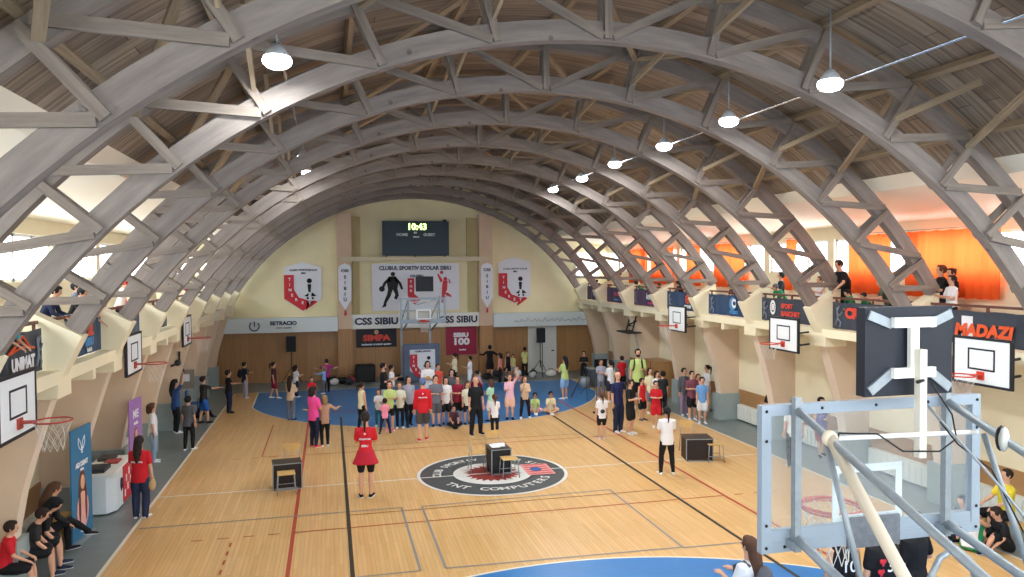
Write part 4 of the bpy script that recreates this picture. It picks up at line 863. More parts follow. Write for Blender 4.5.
def loft(mb, rings, n=14):
    """rings: (centre, x axis, y axis, rx, ry)"""
    vs = []
    for c, ax, ay, rx, ry in rings:
        for k in range(n):
            a = 2*PI*k/n; vs.append(c+ax*(rx*math.cos(a))+ay*(ry*math.sin(a)))
    m = len(rings); fs = [(i*n+k, i*n+(k+1) % n, (i+1)*n+(k+1) % n, (i+1)*n+k) for i in range(m-1) for k in range(n)]
    fs += [tuple(range(n))[::-1], tuple((m-1)*n+k for k in range(n))]; mb.add(vs, fs, 0, None, True)
ARM = dict(rail=((.55, .6, -.7), (-.2, .8, -.5)), down=((.16, .02, -1), (.06, .18, -1)), hips=((.75, -.25, -.75), (-.75, .35, -.35)), fold=((.2, .2, -1), (-.75, .75, .12)), front=((.14, .3, -1), (-.3, .9, .25)), up=((.35, .35, .7), (-.1, .15, 1)), point=((.3, .8, -.35), (.1, 1, .05)),
           mouth=((.08, .35, -1), (-.25, .4, .9)), out=((.75, .15, -.55), (.55, .55, .1)), lean=((.2, .7, -.75), (-.15, 1, .0)), knee=((.15, .55, -.9), (-.15, .8, -.35)), elbow=((.5, .1, -.95), (-.6, .5, -.3)))
def person(x, y, h, yaw, aL, aR, top, bot, hair, shoes, label, ex={}, z0=0, group=None):
    r = thing('person', label, 'person', (x, y, z0), -math.radians(yaw), group)
    far = math.hypot(x+3.77, y+17.6); vs = .011 if far < 15 else (.014 if far < 24 else .018)
    H = h; adult = h > 1.58; hh = .135*h if adult else (.15*h if h > 1.3 else .165*h)     # head height
    sw = (.108 if adult else .098)*h*(.93 if ex.get('fat', 1) < 1 else 1); kw = ex.get('fat', 1)*(1 if adult else .93); ln = math.radians(ex.get('lean', 0)); sit = ex.get('sit'); flo = ex.get('floor')
    pz = .5*h
    if sit: pz = sit+.09
    if flo: pz = .1
    pel = Vector((0, 0, pz)); X = Vector((1, 0, 0)); U = Vector((0, math.sin(ln), math.cos(ln))); Fd = Vector((0, math.cos(ln), -math.sin(ln)))
    def T(u, xx=0, f=0): return pel+U*(u*h)+X*(xx*h)+Fd*(f*h)
    fat = ex.get('fat', 1.0)
    # legs
    legs = {}
    st = ex.get('stride', 0); sp = ex.get('spread', 0)
    for s in (-1, 1):
        hip = pel+Vector((s*.05*h, 0, -.01*h))
        if sit:
            kx = s*.08*h; knee = Vector((kx, .25*h, sit+.07)); ank = Vector((kx*1.1, .27*h, .05*h))
            if ex.get('crossed') and s > 0: knee = Vector((.0, .27*h, sit+.16)); ank = Vector((-.06*h, .45*h, sit-.12))
        elif flo:
            knee = Vector((s*.17*h, .18*h, .12*h)); ank = Vector((-s*.03*h, .24*h, .04*h))
            if ex.get('kneesup'): knee = Vector((s*.07*h, .22*h, .24*h)); ank = Vector((s*.07*h, .33*h, .05*h))
        else:
            ank = Vector((s*(.055+sp*.25)*h, s*st*.32*h, .04*h)); knee = (hip+ank)*.5+Vector((s*.006*h, .022*h, .015*h))
        legs[s] = (hip, knee, ank)
    # head
    tot = U*(h-.5*h); hc = pel+U*(.5*h-hh*.5); hf = Fd
    if ex.get('look'):    # head bowed forward
        a = math.radians(ex['look']); hf = Vector((0, math.cos(ln+a), -math.sin(ln+a))); hu = Vector((0, math.sin(ln+a), math.cos(ln+a))); hc = pel+U*(.5*h-hh*.85)+hu*hh*.38
    else: hu = U
    hw = hh*.37; hd = hh*.44
    mb = MB()
    # torso, neck
    R = [(-.035, .07, .055, 0), (0, .088, .062, -.004), (.05, .086, .06, 0), (.11, .074*fat, .052*fat, .004), (.18, .085*fat, .058*fat, .004), (.25, .098, .06, 0), (.295, .098, .05, -.004), (.322, .06, .038, -.004), (.335, .036, .034, 0), (.37, .032, .032, .004)]
    loft(mb, [(T(u, 0, f), X, Fd, rx*h*(kw if u < .32 else 1), ry*h) for u, rx, ry, f in R])
    limb(mb, [T(.32), hc-hu*hh*.2], [.034*h, .034*h])
    # head: skull, jaw, nose, ears
    HR = [(-.5, .16, .2, .12), (-.42, .5, .45, .1), (-.28, .72, .66, .06), (-.1, .88, .84, .02), (.08, .97, .97, -.02), (.25, .95, .97, -.04), (.38, .78, .8, -.05), (.47, .45, .48, -.05), (.5, .15, .15, -.05)]
    loft(mb, [(hc+hu*(u*hh)+hf*(f*hh), X, hf, rx*hw, ry*hd) for u, rx, ry, f in HR], 16)
    nb = hc+hf*hd*.93
    limb(mb, [nb+hu*hh*.06, nb-hu*hh*.07+hf*hh*.06], [hh*.035, hh*.055], 8)
    for s in (-1, 1): limb(mb, [hc+X*(s*hw*1.0)+hu*hh*.06, hc+X*(s*hw*1.02)-hu*hh*.1], [hh*.05, hh*.04], 6)
    for s in (-1, 1):
        hip, knee, ank = legs[s]; c = knee*.65+ank*.35
        limb(mb, [hip, hip*.5+knee*.5, knee, c, knee*.2+ank*.8, ank], [.052*h, .045*h, .033*h, .034*h, .023*h, .021*h])
    arms = {}
    for s, an in ((-1, aL), (1, aR)):
        u, f = ARM[an]; sh = T(.298, s*(sw/h-.012)); 
        def D(v): return (X*(s*v[0])+Fd*v[1]+U*v[2]).normalized()
        if an == 'lean': u = (u[0], u[1], u[2])
        el = sh+D(u)*.165*h; wr = el+D(f)*.14*h; fd = D(f); arms[s] = (sh, el, wr, fd)
        limb(mb, [T(.29, s*.06), sh, sh*.5+el*.5, el, el*.5+wr*.5, wr], [.03*h, .031*h, .027*h, .023*h, .021*h, .015*h])
        # palm
        side = (fd.cross(U) if abs(fd.dot(U)) < .9 else fd.cross(Fd)).normalized(); nn = side.cross(fd)
        loft(mb, [(wr-fd*.01*h, side, nn, .014*h, .012*h), (wr+fd*.02*h, side, nn, .022*h, .012*h), (wr+fd*.05*h, side, nn, .024*h, .011*h), (wr+fd*.06*h, side, nn, .018*h, .008*h)], 10)
        arms[s] += (side, nn)
    body = vox(mb.build('body', M_skin, r, recalc=False), vs)
    # fingers join the body mesh after the skin is fused
    fb = MB()
    for s in (-1, 1):
        sh, el, wr, fd, side, nn = arms[s]
        for k, (o, L) in enumerate(((-.016, .030), (-.0055, .036), (.005, .034), (.015, .026))):
            b0 = wr+fd*.052*h+side*(o*h); b1 = b0+fd*L*.5*h-nn*.004*h; b2 = b1+fd*L*.45*h-nn*.012*h
            limb(fb, [b0, b1, b2], [.0056*h, .0052*h, .0044*h], 6)
        th = wr+fd*.018*h+side*(.018*h*(-1)); limb(fb, [th, th+fd*.018*h-side*.014*h, th+fd*.036*h-side*.018*h-nn*.006*h], [.0075*h, .0065*h, .0052*h], 6)
    fo = fb.build('fingers_tmp', M_skin, None, recalc=False); body['join'] = fo.name
    # face
    if abs(((yaw+180) % 360)-180) > 55 or far < 15 or ex.get('face'):
        e = MB()
        for s in (-1, 1): e.ell(hc+hf*hd*.93*.93+X*(s*hw*.36)+hu*hh*.04+hf*.004*h, (hh*.05, hh*.035, hh*.032), 8, 5)
        e.build('eyes', M_eye, r, recalc=False)
        e = MB(); e.ell(hc+hf*hd*.88-hu*hh*.24+hf*.002*h, (hh*.1, hh*.04, hh*.025), 8, 5); e.build('mouth', M_lip, r, recalc=False)
    # top
    tc, sl = top; g = .012+.006*h; mb = MB(); low = -.045 if bot[0] not in ('suit',) else 0
    loose = ex.get('loose', 1.08 if sl != 'none' else 1.05)
    RT_ = [(-.055, .092, .07, 0), (-.02, .094, .07, 0), (.05, .092, .067, 0), (.11, .082*fat, .06*fat, .004), (.18, .09*fat, .064*fat, .004), (.25, .101, .064, 0), (.295, .1, .054, -.004), (.322, .066, .043, -.004), (.333, .042, .037, 0)]
    if sit or flo: RT_ = RT_[1:]
    loft(mb, [(T(u, 0, f), X, Fd, kw*rx*h*(loose if u < .29 else 1.03)+.004, ry*h*(loose if u < .29 else 1.05)+.004) for u, rx, ry, f in RT_], 16)
    for s in (-1, 1):
        sh, el, wr = arms[s][:3]
        if sl == 'short': limb(mb, [T(.29, s*.06), sh, sh*.45+el*.55, sh*.3+el*.7], [.034*h, .037*h, .036*h, .036*h])
        elif sl == 'long': limb(mb, [T(.29, s*.06), sh, el, el*.5+wr*.5, wr*.95+el*.05], [.034*h, .037*h, .031*h, .028*h, .021*h])
        else: limb(mb, [T(.29, s*.05), T(.3, s*.075)], [.034*h, .03*h])
    to = vox(mb.build('top', pm(tc), r, recalc=False), vs)
    # bottom
    bt, bc_ = bot; mb = MB(); k1 = dict(leg=1.06, pants=1.28, shorts=1.3, bike=1.1)[bt]; cut = dict(leg=1.0, pants=1.0, shorts=.44, bike=.42)[bt]
    if ex.get('longshorts'): cut = .55
    loft(mb, [(T(u if u > 0 else u), X, Fd, rx*h+.006, ry*h+.006) for u, rx, ry in ((-.05, .06, .05), (-.02, .09, .067), (.03, .089, .064), (.07, .08, .057))])
    for s in (-1, 1):
        hip, knee, ank = legs[s]
        seq = [(hip, .055), (hip*.5+knee*.5, .047*k1), (knee, .035*k1), (knee*.65+ank*.35, .036*k1), (knee*.15+ank*.85, .025*(1+(k1-1)*1.8)), (ank+(ank-knee).normalized()*.012*h, .024*(1+(k1-1)*1.8))]
        if cut < 1:
            f = cut/.5; tgt = hip+(knee-hip)*min(f, 1) if f <= 1 else knee+(ank-knee)*(f-1)
            seq = [(hip, .055), ((hip+tgt)*.5, .05*k1), (tgt, .044*k1 if bt == 'shorts' else .036*k1)]
        limb(mb, [q[0] for q in seq], [q[1]*h+.003 for q in seq])
    vox(mb.build('shorts' if cut < 1 else 'trousers', pm(bc_), r, recalc=False), vs)
    # shoes
    for s in (-1, 1):
        hip, knee, ank = legs[s]; d = Vector((s*.18, 1, 0)).normalized()
        if ex.get('crossed') and s > 0: d = Vector((-.3, 1, -.25)).normalized()
        sd = Vector((d.y, -d.x, 0)).normalized(); up = sd.cross(d); a = Vector((ank.x, ank.y, ank.z)); b = a-up*(.024*h)
        mb = MB(); L = .15*h
        loft(mb, [(b-d*.035*h+up*.004*h, sd, up, .012*h, .012*h), (b-d*.028*h, sd, up, .022*h, .018*h), (b+d*.01*h+up*.006*h, sd, up, .026*h, .026*h), (b+d*.05*h, sd, up, .028*h, .018*h), (b+d*.09*h-up*.004*h, sd, up, .029*h, .013*h), (b+d*.115*h-up*.006*h, sd, up, .018*h, .009*h)], 12)
        o = mb.build('shoe', pm(shoes), r, recalc=False)
        if h > 1 and far < 24 and shoes != 'white': mb = MB(); loft(mb, [(b-d*.034*h-up*.014*h, sd, up, .02*h, .006*h), (b+d*.04*h-up*.014*h, sd, up, .03*h, .007*h), (b+d*.1*h-up*.014*h, sd, up, .028*h, .006*h), (b+d*.118*h-up*.013*h, sd, up, .014*h, .004*h)], 10); mb.build('sole', pm('white'), o, recalc=False)
    # hair
    hc_, hs = hair; hm = pm(hc_)
    if hs != 'bald':
        mb = MB()
        if hs == 'thin': mb.ell((0, 0, 0), (hw*1.04, hd*.9, hh*.3), 14, 9, 0, Matrix(((1, 0, 0, hc.x), (0, hf.y, hu.y, (hc-hf*hd*.25+hu*hh*.05).y), (0, hf.z, hu.z, (hc-hf*hd*.25+hu*hh*.05).z), (0, 0, 0, 1))))
        else:
            c = hc-hf*hd*.17+hu*hh*.1; M = Matrix(((1, 0, 0, c.x), (0, hf.y, hu.y, c.y), (0, hf.z, hu.z, c.z), (0, 0, 0, 1)))
            mb.ell((0, 0, 0), (hw*1.12, hd*1.03, hh*.45), 16, 11, 0, M)
            mb.ell((0, hd*.45, hh*.28), (hw*.75, hd*.5, hh*.16), 12, 8, 0, M)
        bk = hc-hf*hd*.6
        if hs == 'long': limb(mb, [bk+hu*hh*.1, bk-hu*hh*.45-hf*hh*.12, bk-hu*hh*1.05-hf*hh*.22, bk-hu*hh*1.7-hf*hh*.22], [hw*.95, hw*1.0, hw*.95, hw*.55])
        if hs == 'bob':
            limb(mb, [bk+hu*hh*.1, bk-hu*hh*.45-hf*hh*.02], [hw*1.0, hw*.95])
            for s in (-1, 1): limb(mb, [hc+X*(s*hw*.85)-hf*hd*.15+hu*hh*.15, hc+X*(s*hw*.92)-hf*hd*.15-hu*hh*.4], [hw*.32, hw*.3])
        if hs == 'pony': q = hc-hf*hd*1.05+hu*hh*.22; limb(mb, [q, q-hf*hh*.22-hu*hh*.05, q-hf*hh*.25-hu*hh*.55, q-hf*hh*.18-hu*hh*1.35], [hw*.2, hw*.34, hw*.36, hw*.14])
        if hs == 'bun': q = hc-hf*hd*1.0+hu*hh*.35; limb(mb, [q, q-hf*hh*.08], [hw*.42, hw*.4])
        if hs in ('cap', 'beanie'): pass
        o = vox(mb.build({'beanie': 'beanie', 'cap': 'cap'}.get(hs, 'hair'), hm, r, recalc=False), min(vs, .012))
        if hs == 'cap':
            mb = MB(); c = hc+hf*hd*1.0+hu*hh*.22; mb.ell(c, (hw*.8, hd*.55, hh*.04), 12, 6); mb.build('visor', hm, o, recalc=False)
    if ex.get('beard'):
        mb = MB(); mb.ell(hc+hf*hd*.55-hu*hh*.3, (hw*.72, hd*.42, hh*.2), 12, 8); vox(mb.build('beard', pm('darkbrown'), r, recalc=False), .012)
    # extras
    def back(u, xx=0, d=0): return T(u, xx, -.066*loose*1.0)-Fd*(.008+d)
    def bt_text(t, u, size, m=None, front=False):
        c = T(u, 0, .0)+Fd*((.07*h*loose+.012)*(1 if front else -1)); ax = X*(-1 if front else 1)
        o = text('print', t, size, m or M_whitep, r, face(c, ax, U), .002, .001)
        return o
    if ex.get('print'):
        bt_text('*', .25, .06*h); bt_text('VOLUNTAR', .2, .026*h)
        if ex.get('waist'): bt_text('SIBIU', .12, .035*h)
    for key, fr in (('dot', True), ('backdot', False)):
        if ex.get(key):
            mb = MB(); c = T(.16 if fr else .1, 0, 0)+Fd*((.066*h*loose+.004)*(1 if fr else -1)); mb.ell(c, (.05*h, .012, .045*h), 12, 6); mb.build('round_print', mat('round_print_y', '#c9a23e', .6) if fr else mat('round_print_d', '#3b3234', .6), r, recalc=False)
    if ex.get('dot2'):
        mb = MB(); mb.ell(T(.2)+Fd*(.068*h*loose+.004), (.06*h, .012, .07*h), 12, 6); mb.build('chest_print', mat('pale_chest_print', '#7f9aa6', .7), r, recalc=False)
    if ex.get('num'): bt_text(ex['num'], .2, .12*h); 
    if ex.get('hearts'):
        for (u, xx) in ((.24, -.06), (.24, .06), (.1, -.06), (.1, .06), (.03, 0), (.17, -.075)):
            c = T(u, xx)-Fd*(.072*h*loose+.004); mb = MB(); mb.ell(c+X*.012*h, (.016*h, .006, .016*h), 8, 6); mb.ell(c-X*.012*h, (.016*h, .006, .016*h), 8, 6); mb.ell(c-U*.016*h, (.013*h, .006, .02*h), 8, 6); mb.build('heart_print', M_pr, r, recalc=False)
    if ex.get('waist'):
        mb = MB(); loft(mb, [(T(u, 0, f), X, Fd, rx*h, ry*h) for u, rx, ry, f in ((-.1, .15, .09, -.02), (-.09, .155, .1, -.02), (-.02, .12, .09, -.01), (.04, .1, .075, 0), (.055, .095, .072, 0))], 18); vox(mb.build('jacket_round_waist', mat('jacket_red', '#b81e34', .7), r, recalc=False), vs)
    if ex.get('backpack'):
        c = T(.19)-Fd*(.13*h); M = Matrix.Translation(c); mb = MB(); mb.ell((0, 0, 0), (.085*h, .06*h, .13*h), 14, 9, 0, M); mb.ell((0, -.04*h, -.03*h), (.06*h, .035*h, .06*h), 12, 8, 0, M); o = vox(mb.build('backpack', pm(ex['backpack']), r, recalc=False), vs)
        for s in (-1, 1): mb = MB(); mb.tube([T(.3, s*.06, -.05), T(.325, s*.06, .0), T(.27, s*.062, .085), T(.17, s*.075, .07), T(.13, s*.085, 0)], .012*h, 6); mb.build('strap', pm(ex['backpack']), o, recalc=False)
    if ex.get('phone'):
        sh, el, wr, fd, side, nn = arms[1]; mb = MB(); mb.bar(wr+fd*.05*h+nn*.02, wr+fd*.05*h+nn*.02+U*.13, .075, .012); ph = mb.build('phone', M_black, None, recalc=False); ph.matrix_world = r.matrix_basis; tag(ph, 'black phone held up by the woman in the blue top', 'phone'); 
        R_ = Matrix.Rotation(-math.radians(yaw), 4, 'Z'); ph.matrix_world = Matrix.Translation((x, y, z0)) @ R_
    if ex.get('bag'):
        sh, el, wr = arms[1][:3]; c = wr-Vector((0, 0, .17)); mb = MB(); mb.ell(c, (.07, .1, .12), 12, 8); mb.tube([wr+Vector((0, .05, 0)), c+Vector((0, .06, .1))], .006, 5); mb.tube([wr+Vector((0, -.03, 0)), c+Vector((0, -.06, .1))], .006, 5)
        b = mb.build('paper_bag', mat('kraft', '#b99a72', .7), None, recalc=False); tag(b, 'brown paper bag held by the woman in red at the promotion table', 'bag'); b.matrix_world = Matrix.Translation((x, y, z0)) @ Matrix.Rotation(-math.radians(yaw), 4, 'Z')
    if ex.get('stripe'):
        for s in (-1, 1):
            hip, knee, ank = legs[s]; mb = MB(); o_ = X*(s*.042*h); mb.tube([hip+o_*1.3, knee+o_, ank+o_*.75], .008, 6); mb.build('stripe', M_whitep, r)
    return r
PEOPLE = [
(-3.06, -1.13, 1.86, 8, 'front', 'front', ('red', 'short'), ('bike', 'black'), ('darkbrown', 'pony'), 'black', 'woman in red t-shirt with red jacket tied round her waist, black shorts, near centre', {'waist': 'red', 'print': 1, 'fat': 0.88}),
(-4.26, 3.91, 1.71, 50, 'fold', 'fold', ('hotpink', 'short'), ('leg', 'navy'), ('darkbrown', 'bob'), 'coral', 'woman in bright pink t-shirt and navy leggings beside the floral-topped girl', {}),
(-3.96, 3.95, 1.44, -15, 'out', 'out', ('floral', 'long'), ('leg', 'black'), ('blond', 'bob'), 'white', 'girl in beige floral top and black leggings beside the pink-shirted woman', {}),
(-5.07, 7.99, 1.46, 25, 'front', 'front', ('beige', 'long'), ('leg', 'greypat'), ('darkbrown', 'long'), 'navy', 'girl in beige hoodie and grey patterned trousers, long dark hair down her back', {}),
(-4.44, 9.8, 1.15, 180, 'fold', 'fold', ('red', 'short'), ('shorts', 'black'), ('darkbrown', 'short'), 'white', 'small child in red t-shirt just behind the pink-shirted woman', {}),
(-5.1000000000000005, 12.51, 1.25, 60, 'front', 'front', ('white', 'short'), ('leg', 'navy'), ('darkbrown', 'bob'), 'white', 'girl in white top behind the beige hoodie girl', {}),
(-4.05, 13.08, 1.1, -80, 'point', 'front', ('lightblue', 'long'), ('leg', 'greypat'), ('blond', 'bob'), 'white', 'child in light blue long sleeves reaching out an arm', {}),
(-3.94, 13.44, 1.34, -5, 'out', 'out', ('magenta', 'short'), ('leg', 'black'), ('darkbrown', 'short'), 'black', 'person in magenta t-shirt and black trousers by the wood panelled end wall', {}),
(-5.92, 12.55, 1.4, 100, 'hips', 'down', ('maroonblack', 'short'), ('shorts', 'maroon'), ('darkbrown', 'pony'), 'white', 'girl in dark top and maroon shorts striding near the corner of the blue area', {'stride': 0.35}),
(-7.02, 12.86, 1.4, 60, 'front', 'down', ('navy', 'short'), ('pants', 'lightgrey'), ('darkbrown', 'short'), 'white', 'man in navy t-shirt and pale trousers with black backpack', {'backpack': 'black'}),
(-7.23, 9.82, 1.5, 70, 'down', 'out', ('black', 'short'), ('pants', 'navy'), ('darkbrown', 'short'), 'black', 'man in black t-shirt and navy trousers at the left sideline near the far corner', {}),
(-8.39, 6.88, 1.65, 60, 'down', 'up', ('denim', 'short'), ('leg', 'black'), ('black', 'long'), 'white', 'woman in blue top and black leggings holding up a phone', {'phone': 1}),
(-7.61, 4.46, 1.5, 20, 'down', 'down', ('grey', 'short'), ('leg', 'black'), ('black', 'short'), 'white', 'boy in dark grey t-shirt and black trousers by the left sideline', {'stride': 0.12}),
(-7.8, 8.24, 1.53, 60, 'down', 'point', ('blackpat', 'short'), ('shorts', 'blue'), ('darkbrown', 'short'), 'black', 'boy in black patterned t-shirt and blue shorts reaching forward', {'stride': 0.2}),
(-8.28, 3.32, 1.54, 80, 'down', 'down', ('white', 'short'), ('pants', 'jeans'), ('brown', 'bob'), 'white', 'woman in white t-shirt and light jeans beyond the promotion table', {}),
(-7.52, -1.37, 1.66, 10, 'front', 'down', ('red', 'short'), ('pants', 'darkjeans'), ('darkbrown', 'long'), 'white', 'woman in red t-shirt and dark jeans standing at the promotion table', {'print': 1, 'bag': 1}),
(-2.21, 5.05, 1.08, 0, 'front', 'front', ('pink', 'short'), ('leg', 'navy'), ('darkbrown', 'short'), 'navy', 'girl in pale pink t-shirt with legs apart, seen from behind', {'spread': 0.35}),
(-2.86, 5.8, 1.49, 60, 'down', 'down', ('cream', 'none'), ('leg', 'black'), ('darkbrown', 'pony'), 'navy', 'girl in cream vest and black leggings, outermost of the line on the left', {'stride': 0.15}),
(-2.32, 6.26, 1.17, 190, 'front', 'front', ('white', 'short'), ('leg', 'teal'), ('brown', 'bob'), 'white', 'girl in white t-shirt and teal leggings clapping', {}),
(-2.03, 8.19, 1.75, 100, 'front', 'front', ('black', 'short'), ('shorts', 'lightgrey'), ('black', 'short'), 'black', 'bearded man in black t-shirt and pale shorts', {'beard': 1}),
(-1.61, 10.02, 1.44, 100, 'front', 'down', ('white', 'short'), ('leg', 'grey'), ('black', 'short'), 'white', 'person in white t-shirt right behind the bearded man', {}),
(-2.03, 5.57, 1.52, 180, 'front', 'front', ('lime', 'short'), ('bike', 'black'), ('darkbrown', 'pony'), 'pink', 'girl in yellow-green t-shirt and short black shorts clapping', {}),
(-1.7, 5.78, 1.44, 180, 'front', 'front', ('offwhite', 'short'), ('leg', 'black'), ('brown', 'short'), 'white', 'girl in off-white t-shirt and black leggings clapping', {}),
(-1.4, 6.0, 1.58, 170, 'down', 'down', ('lightgrey', 'long'), ('leg', 'black'), ('darkbrown', 'bob'), 'navy', 'child in pale grey top and black leggings beside the red hoodie', {'stride': 0.3}),
(-1.2, 3.96, 1.8, 5, 'down', 'down', ('red', 'long'), ('shorts', 'darkgrey'), ('greyblue', 'beanie'), 'red', 'man in red hoodie, dark grey shorts and grey-blue beanie, seen from behind', {'print': 1, 'stride': 0.15}),
(-0.48, 8.5, 1.73, 180, 'fold', 'front', ('white', 'short'), ('shorts', 'black'), ('black', 'bob'), 'white', 'tall person in white t-shirt with round coloured print behind the red hoodie', {'dot': 1}),
(0.03, 9.56, 1.47, 170, 'down', 'down', ('orange', 'short'), ('shorts', 'black'), ('darkbrown', 'short'), 'white', 'person in orange-red t-shirt in the back row by the padded hoop base', {}),
(-0.57, 5.78, 1.61, 180, 'down', 'fold', ('greypat', 'short'), ('shorts', 'grey'), ('darkbrown', 'short'), 'navy', 'boy in grey patterned t-shirt and grey shorts right of the red hoodie', {}),
(-0.22, 5.99, 1.51, 180, 'down', 'front', ('white', 'short'), ('shorts', 'black'), ('darkbrown', 'bob'), 'navy', 'child in white t-shirt and black shorts left of the maroon t-shirt', {}),
(0.17, 6.04, 1.52, 190, 'fold', 'fold', ('maroon', 'short'), ('shorts', 'black'), ('darkbrown', 'short'), 'black', 'child in maroon t-shirt and black shorts with folded arms', {}),
(0.22, 7.56, 1.54, 180, 'down', 'down', ('grey', 'short'), ('leg', 'grey'), ('black', 'bob'), 'black', 'adult in grey top behind the maroon t-shirt child', {}),
(0.43, 5.81, 1.35, 170, 'down', 'down', ('offwhite', 'short'), ('bike', 'black'), ('brown', 'bob'), 'black', 'child in pale top half hidden by the bald man', {}),
(0.43, 4.32, 1.72, 170, 'down', 'down', ('black', 'short'), ('pants', 'black'), ('skin', 'bald'), 'black', 'bald man in black polo shirt and black trousers', {'spread': 0.12}),
(1.26, 13.27, 1.43, -60, 'front', 'front', ('cream', 'short'), ('leg', 'black'), ('darkbrown', 'pony'), 'black', 'girl in cream top and black trousers below the red centenary banner', {}),
(1.78, 12.59, 1.36, -80, 'front', 'down', ('white', 'short'), ('shorts', 'white'), ('darkbrown', 'short'), 'white', 'person in long white t-shirt below the red centenary banner', {}),
(0.92, 3.91, 1.25, 5, 'front', 'front', ('white', 'short'), ('leg', 'black'), ('brown', 'pony'), 'white', 'girl in white t-shirt and black leggings beyond the centre desk, seen from behind', {}),
(1.26, 6.07, 1.34, -40, 'front', 'front', ('mint', 'short'), ('shorts', 'white'), ('brown', 'bob'), 'black', 'girl in mint green top between the bald man and the pink outfit', {}),
(1.93, 6.22, 1.49, 190, 'up', 'front', ('palepink', 'short'), ('shorts', 'peach'), ('brown', 'pony'), 'black', 'girl in pale pink t-shirt and peach shorts raising one arm', {}),
(2.45, 6.24, 1.4, 180, 'fold', 'mouth', ('beige', 'long'), ('leg', 'black'), ('brown', 'short'), 'white', 'child in beige sweatshirt and black trousers, hand at mouth, white shoes', {'spread': 0.2}),
(3.21, 15.36, 1.49, 10, 'out', 'out', ('black', 'long'), ('shorts', 'black'), ('black', 'pony'), 'black', 'woman all in black with arms out by the end wall', {}),
(3.38, 14.08, 1.27, -60, 'down', 'down', ('salmon', 'none'), ('leg', 'black'), ('darkbrown', 'bob'), 'black', 'girl in salmon vest by the end wall', {}),
(3.99, 15.14, 1.18, 180, 'down', 'down', ('black', 'none'), ('shorts', 'black'), ('black', 'short'), 'white', 'girl in black vest by the end wall, beside the salmon vest', {}),
(4.28, 15.38, 1.05, 190, 'down', 'down', ('yellow', 'short'), ('shorts', 'lightgrey'), ('darkbrown', 'short'), 'white', 'small child in pale yellow top by the end wall', {}),
(4.88, 15.53, 1.33, 10, 'front', 'front', ('yellow', 'short'), ('leg', 'black'), ('black', 'pony'), 'black', 'girl in yellow-green top and black trousers left of the white door', {}),
(4.81, 9.3, 1.63, -30, 'front', 'front', ('lime', 'short'), ('shorts', 'lightblue'), ('black', 'long'), 'white', 'girl in lime top and light blue shorts alone on the blue area', {}),
(6.7, 12.55, 1.41, 200, 'front', 'front', ('black', 'short'), ('pants', 'black'), ('black', 'short'), 'black', 'man in black behind the sound desk', {}),
(6.12, 8.93, 1.51, 185, 'front', 'front', ('lightgrey', 'short'), ('leg', 'greypat'), ('darkbrown', 'bob'), 'white', 'girl in pale grey t-shirt and patterned trousers by the sound desk', {}),
(6.25, 8.24, 1.55, -20, 'front', 'down', ('white', 'short'), ('shorts', 'navy'), ('darkbrown', 'pony'), 'white', 'girl in white top and navy shorts by the last right pillar', {}),
(7.48, 10.2, 1.44, 5, 'fold', 'fold', ('red', 'short'), ('shorts', 'black'), ('darkbrown', 'short'), 'black', 'child in red t-shirt in front of the cabinet, seen from behind', {}),
(6.74, 6.88, 2.09, 200, 'front', 'down', ('lime', 'short'), ('shorts', 'black'), ('black', 'short'), 'white', 'tall man in lime t-shirt with black backpack', {'backpack': 'black', 'beard': 1}),
(4.62, 3.46, 1.82, 160, 'hips', 'down', ('navyblue', 'short'), ('pants', 'navy'), ('grey', 'thin'), 'white', 'grey-haired man in navy polo and navy trousers, hand on hip', {}),
(4.87, 3.11, 1.62, 140, 'fold', 'front', ('black', 'short'), ('shorts', 'black'), ('darkbrown', 'pony'), 'white', 'woman in black t-shirt and black shorts talking to the man in navy', {}),
(3.83, 2.72, 1.37, 5, 'down', 'down', ('white', 'short'), ('bike', 'black'), ('brown', 'pony'), 'pinkwhite', 'girl in long white t-shirt with dark print on the back', {'backdot': 1}),
(6.03, 4.91, 1.37, 160, 'down', 'down', ('red', 'none'), ('shorts', 'black'), ('darkbrown', 'short'), 'grey', 'child in red vest and black shorts beside the woman in black', {}),
(6.02, 3.81, 1.44, 190, 'fold', 'fold', ('red', 'short'), ('shorts', 'red'), ('black', 'short'), 'white', 'child in red jersey and red shorts, black hair', {}),
(7.04, 5.49, 1.48, 0, 'front', 'down', ('blackgreen', 'short'), ('pants', 'black'), ('black', 'short'), 'black', 'man in black t-shirt and trousers with his back turned near the right sideline', {}),
(6.77, 5.93, 1.54, 180, 'down', 'down', ('cream', 'short'), ('shorts', 'greypat'), ('darkbrown', 'bob'), 'white', 'child in cream top behind the red jersey', {}),
(6.92, 5.7, 1.46, 170, 'down', 'down', ('white', 'short'), ('shorts', 'maroon'), ('darkbrown', 'bob'), 'white', 'child in white top behind the red jersey, beside the man in black', {}),
(4.04, -1.15, 1.62, 10, 'front', 'front', ('white', 'short'), ('leg', 'black'), ('black', 'pony'), 'white', 'woman in white t-shirt with long black ponytail beside the right desk', {'spread': 0.15}),
(7.72, 5.3, 1.58, 180, 'down', 'down', ('grey', 'long'), ('pants', 'mauve'), ('black', 'short'), 'white', 'person in long grey jacket and mauve trousers by the right sideline', {}),
(7.59, 4.48, 1.6, 185, 'fold', 'fold', ('pinkblack', 'short'), ('shorts', 'black'), ('black', 'short'), 'white', 'child in pink and black top with black shorts by the right sideline', {}),
(7.68, 3.97, 1.47, 200, 'down', 'down', ('skyblue', 'short'), ('shorts', 'white'), ('black', 'short'), 'white', 'child in sky blue t-shirt and white shorts by the right sideline', {}),
(8.01, 4.87, 1.43, 190, 'down', 'down', ('palepink', 'short'), ('shorts', 'navy'), ('brown', 'short'), 'white', 'child in pale pink top between the sky blue and the pink and black tops', {}),
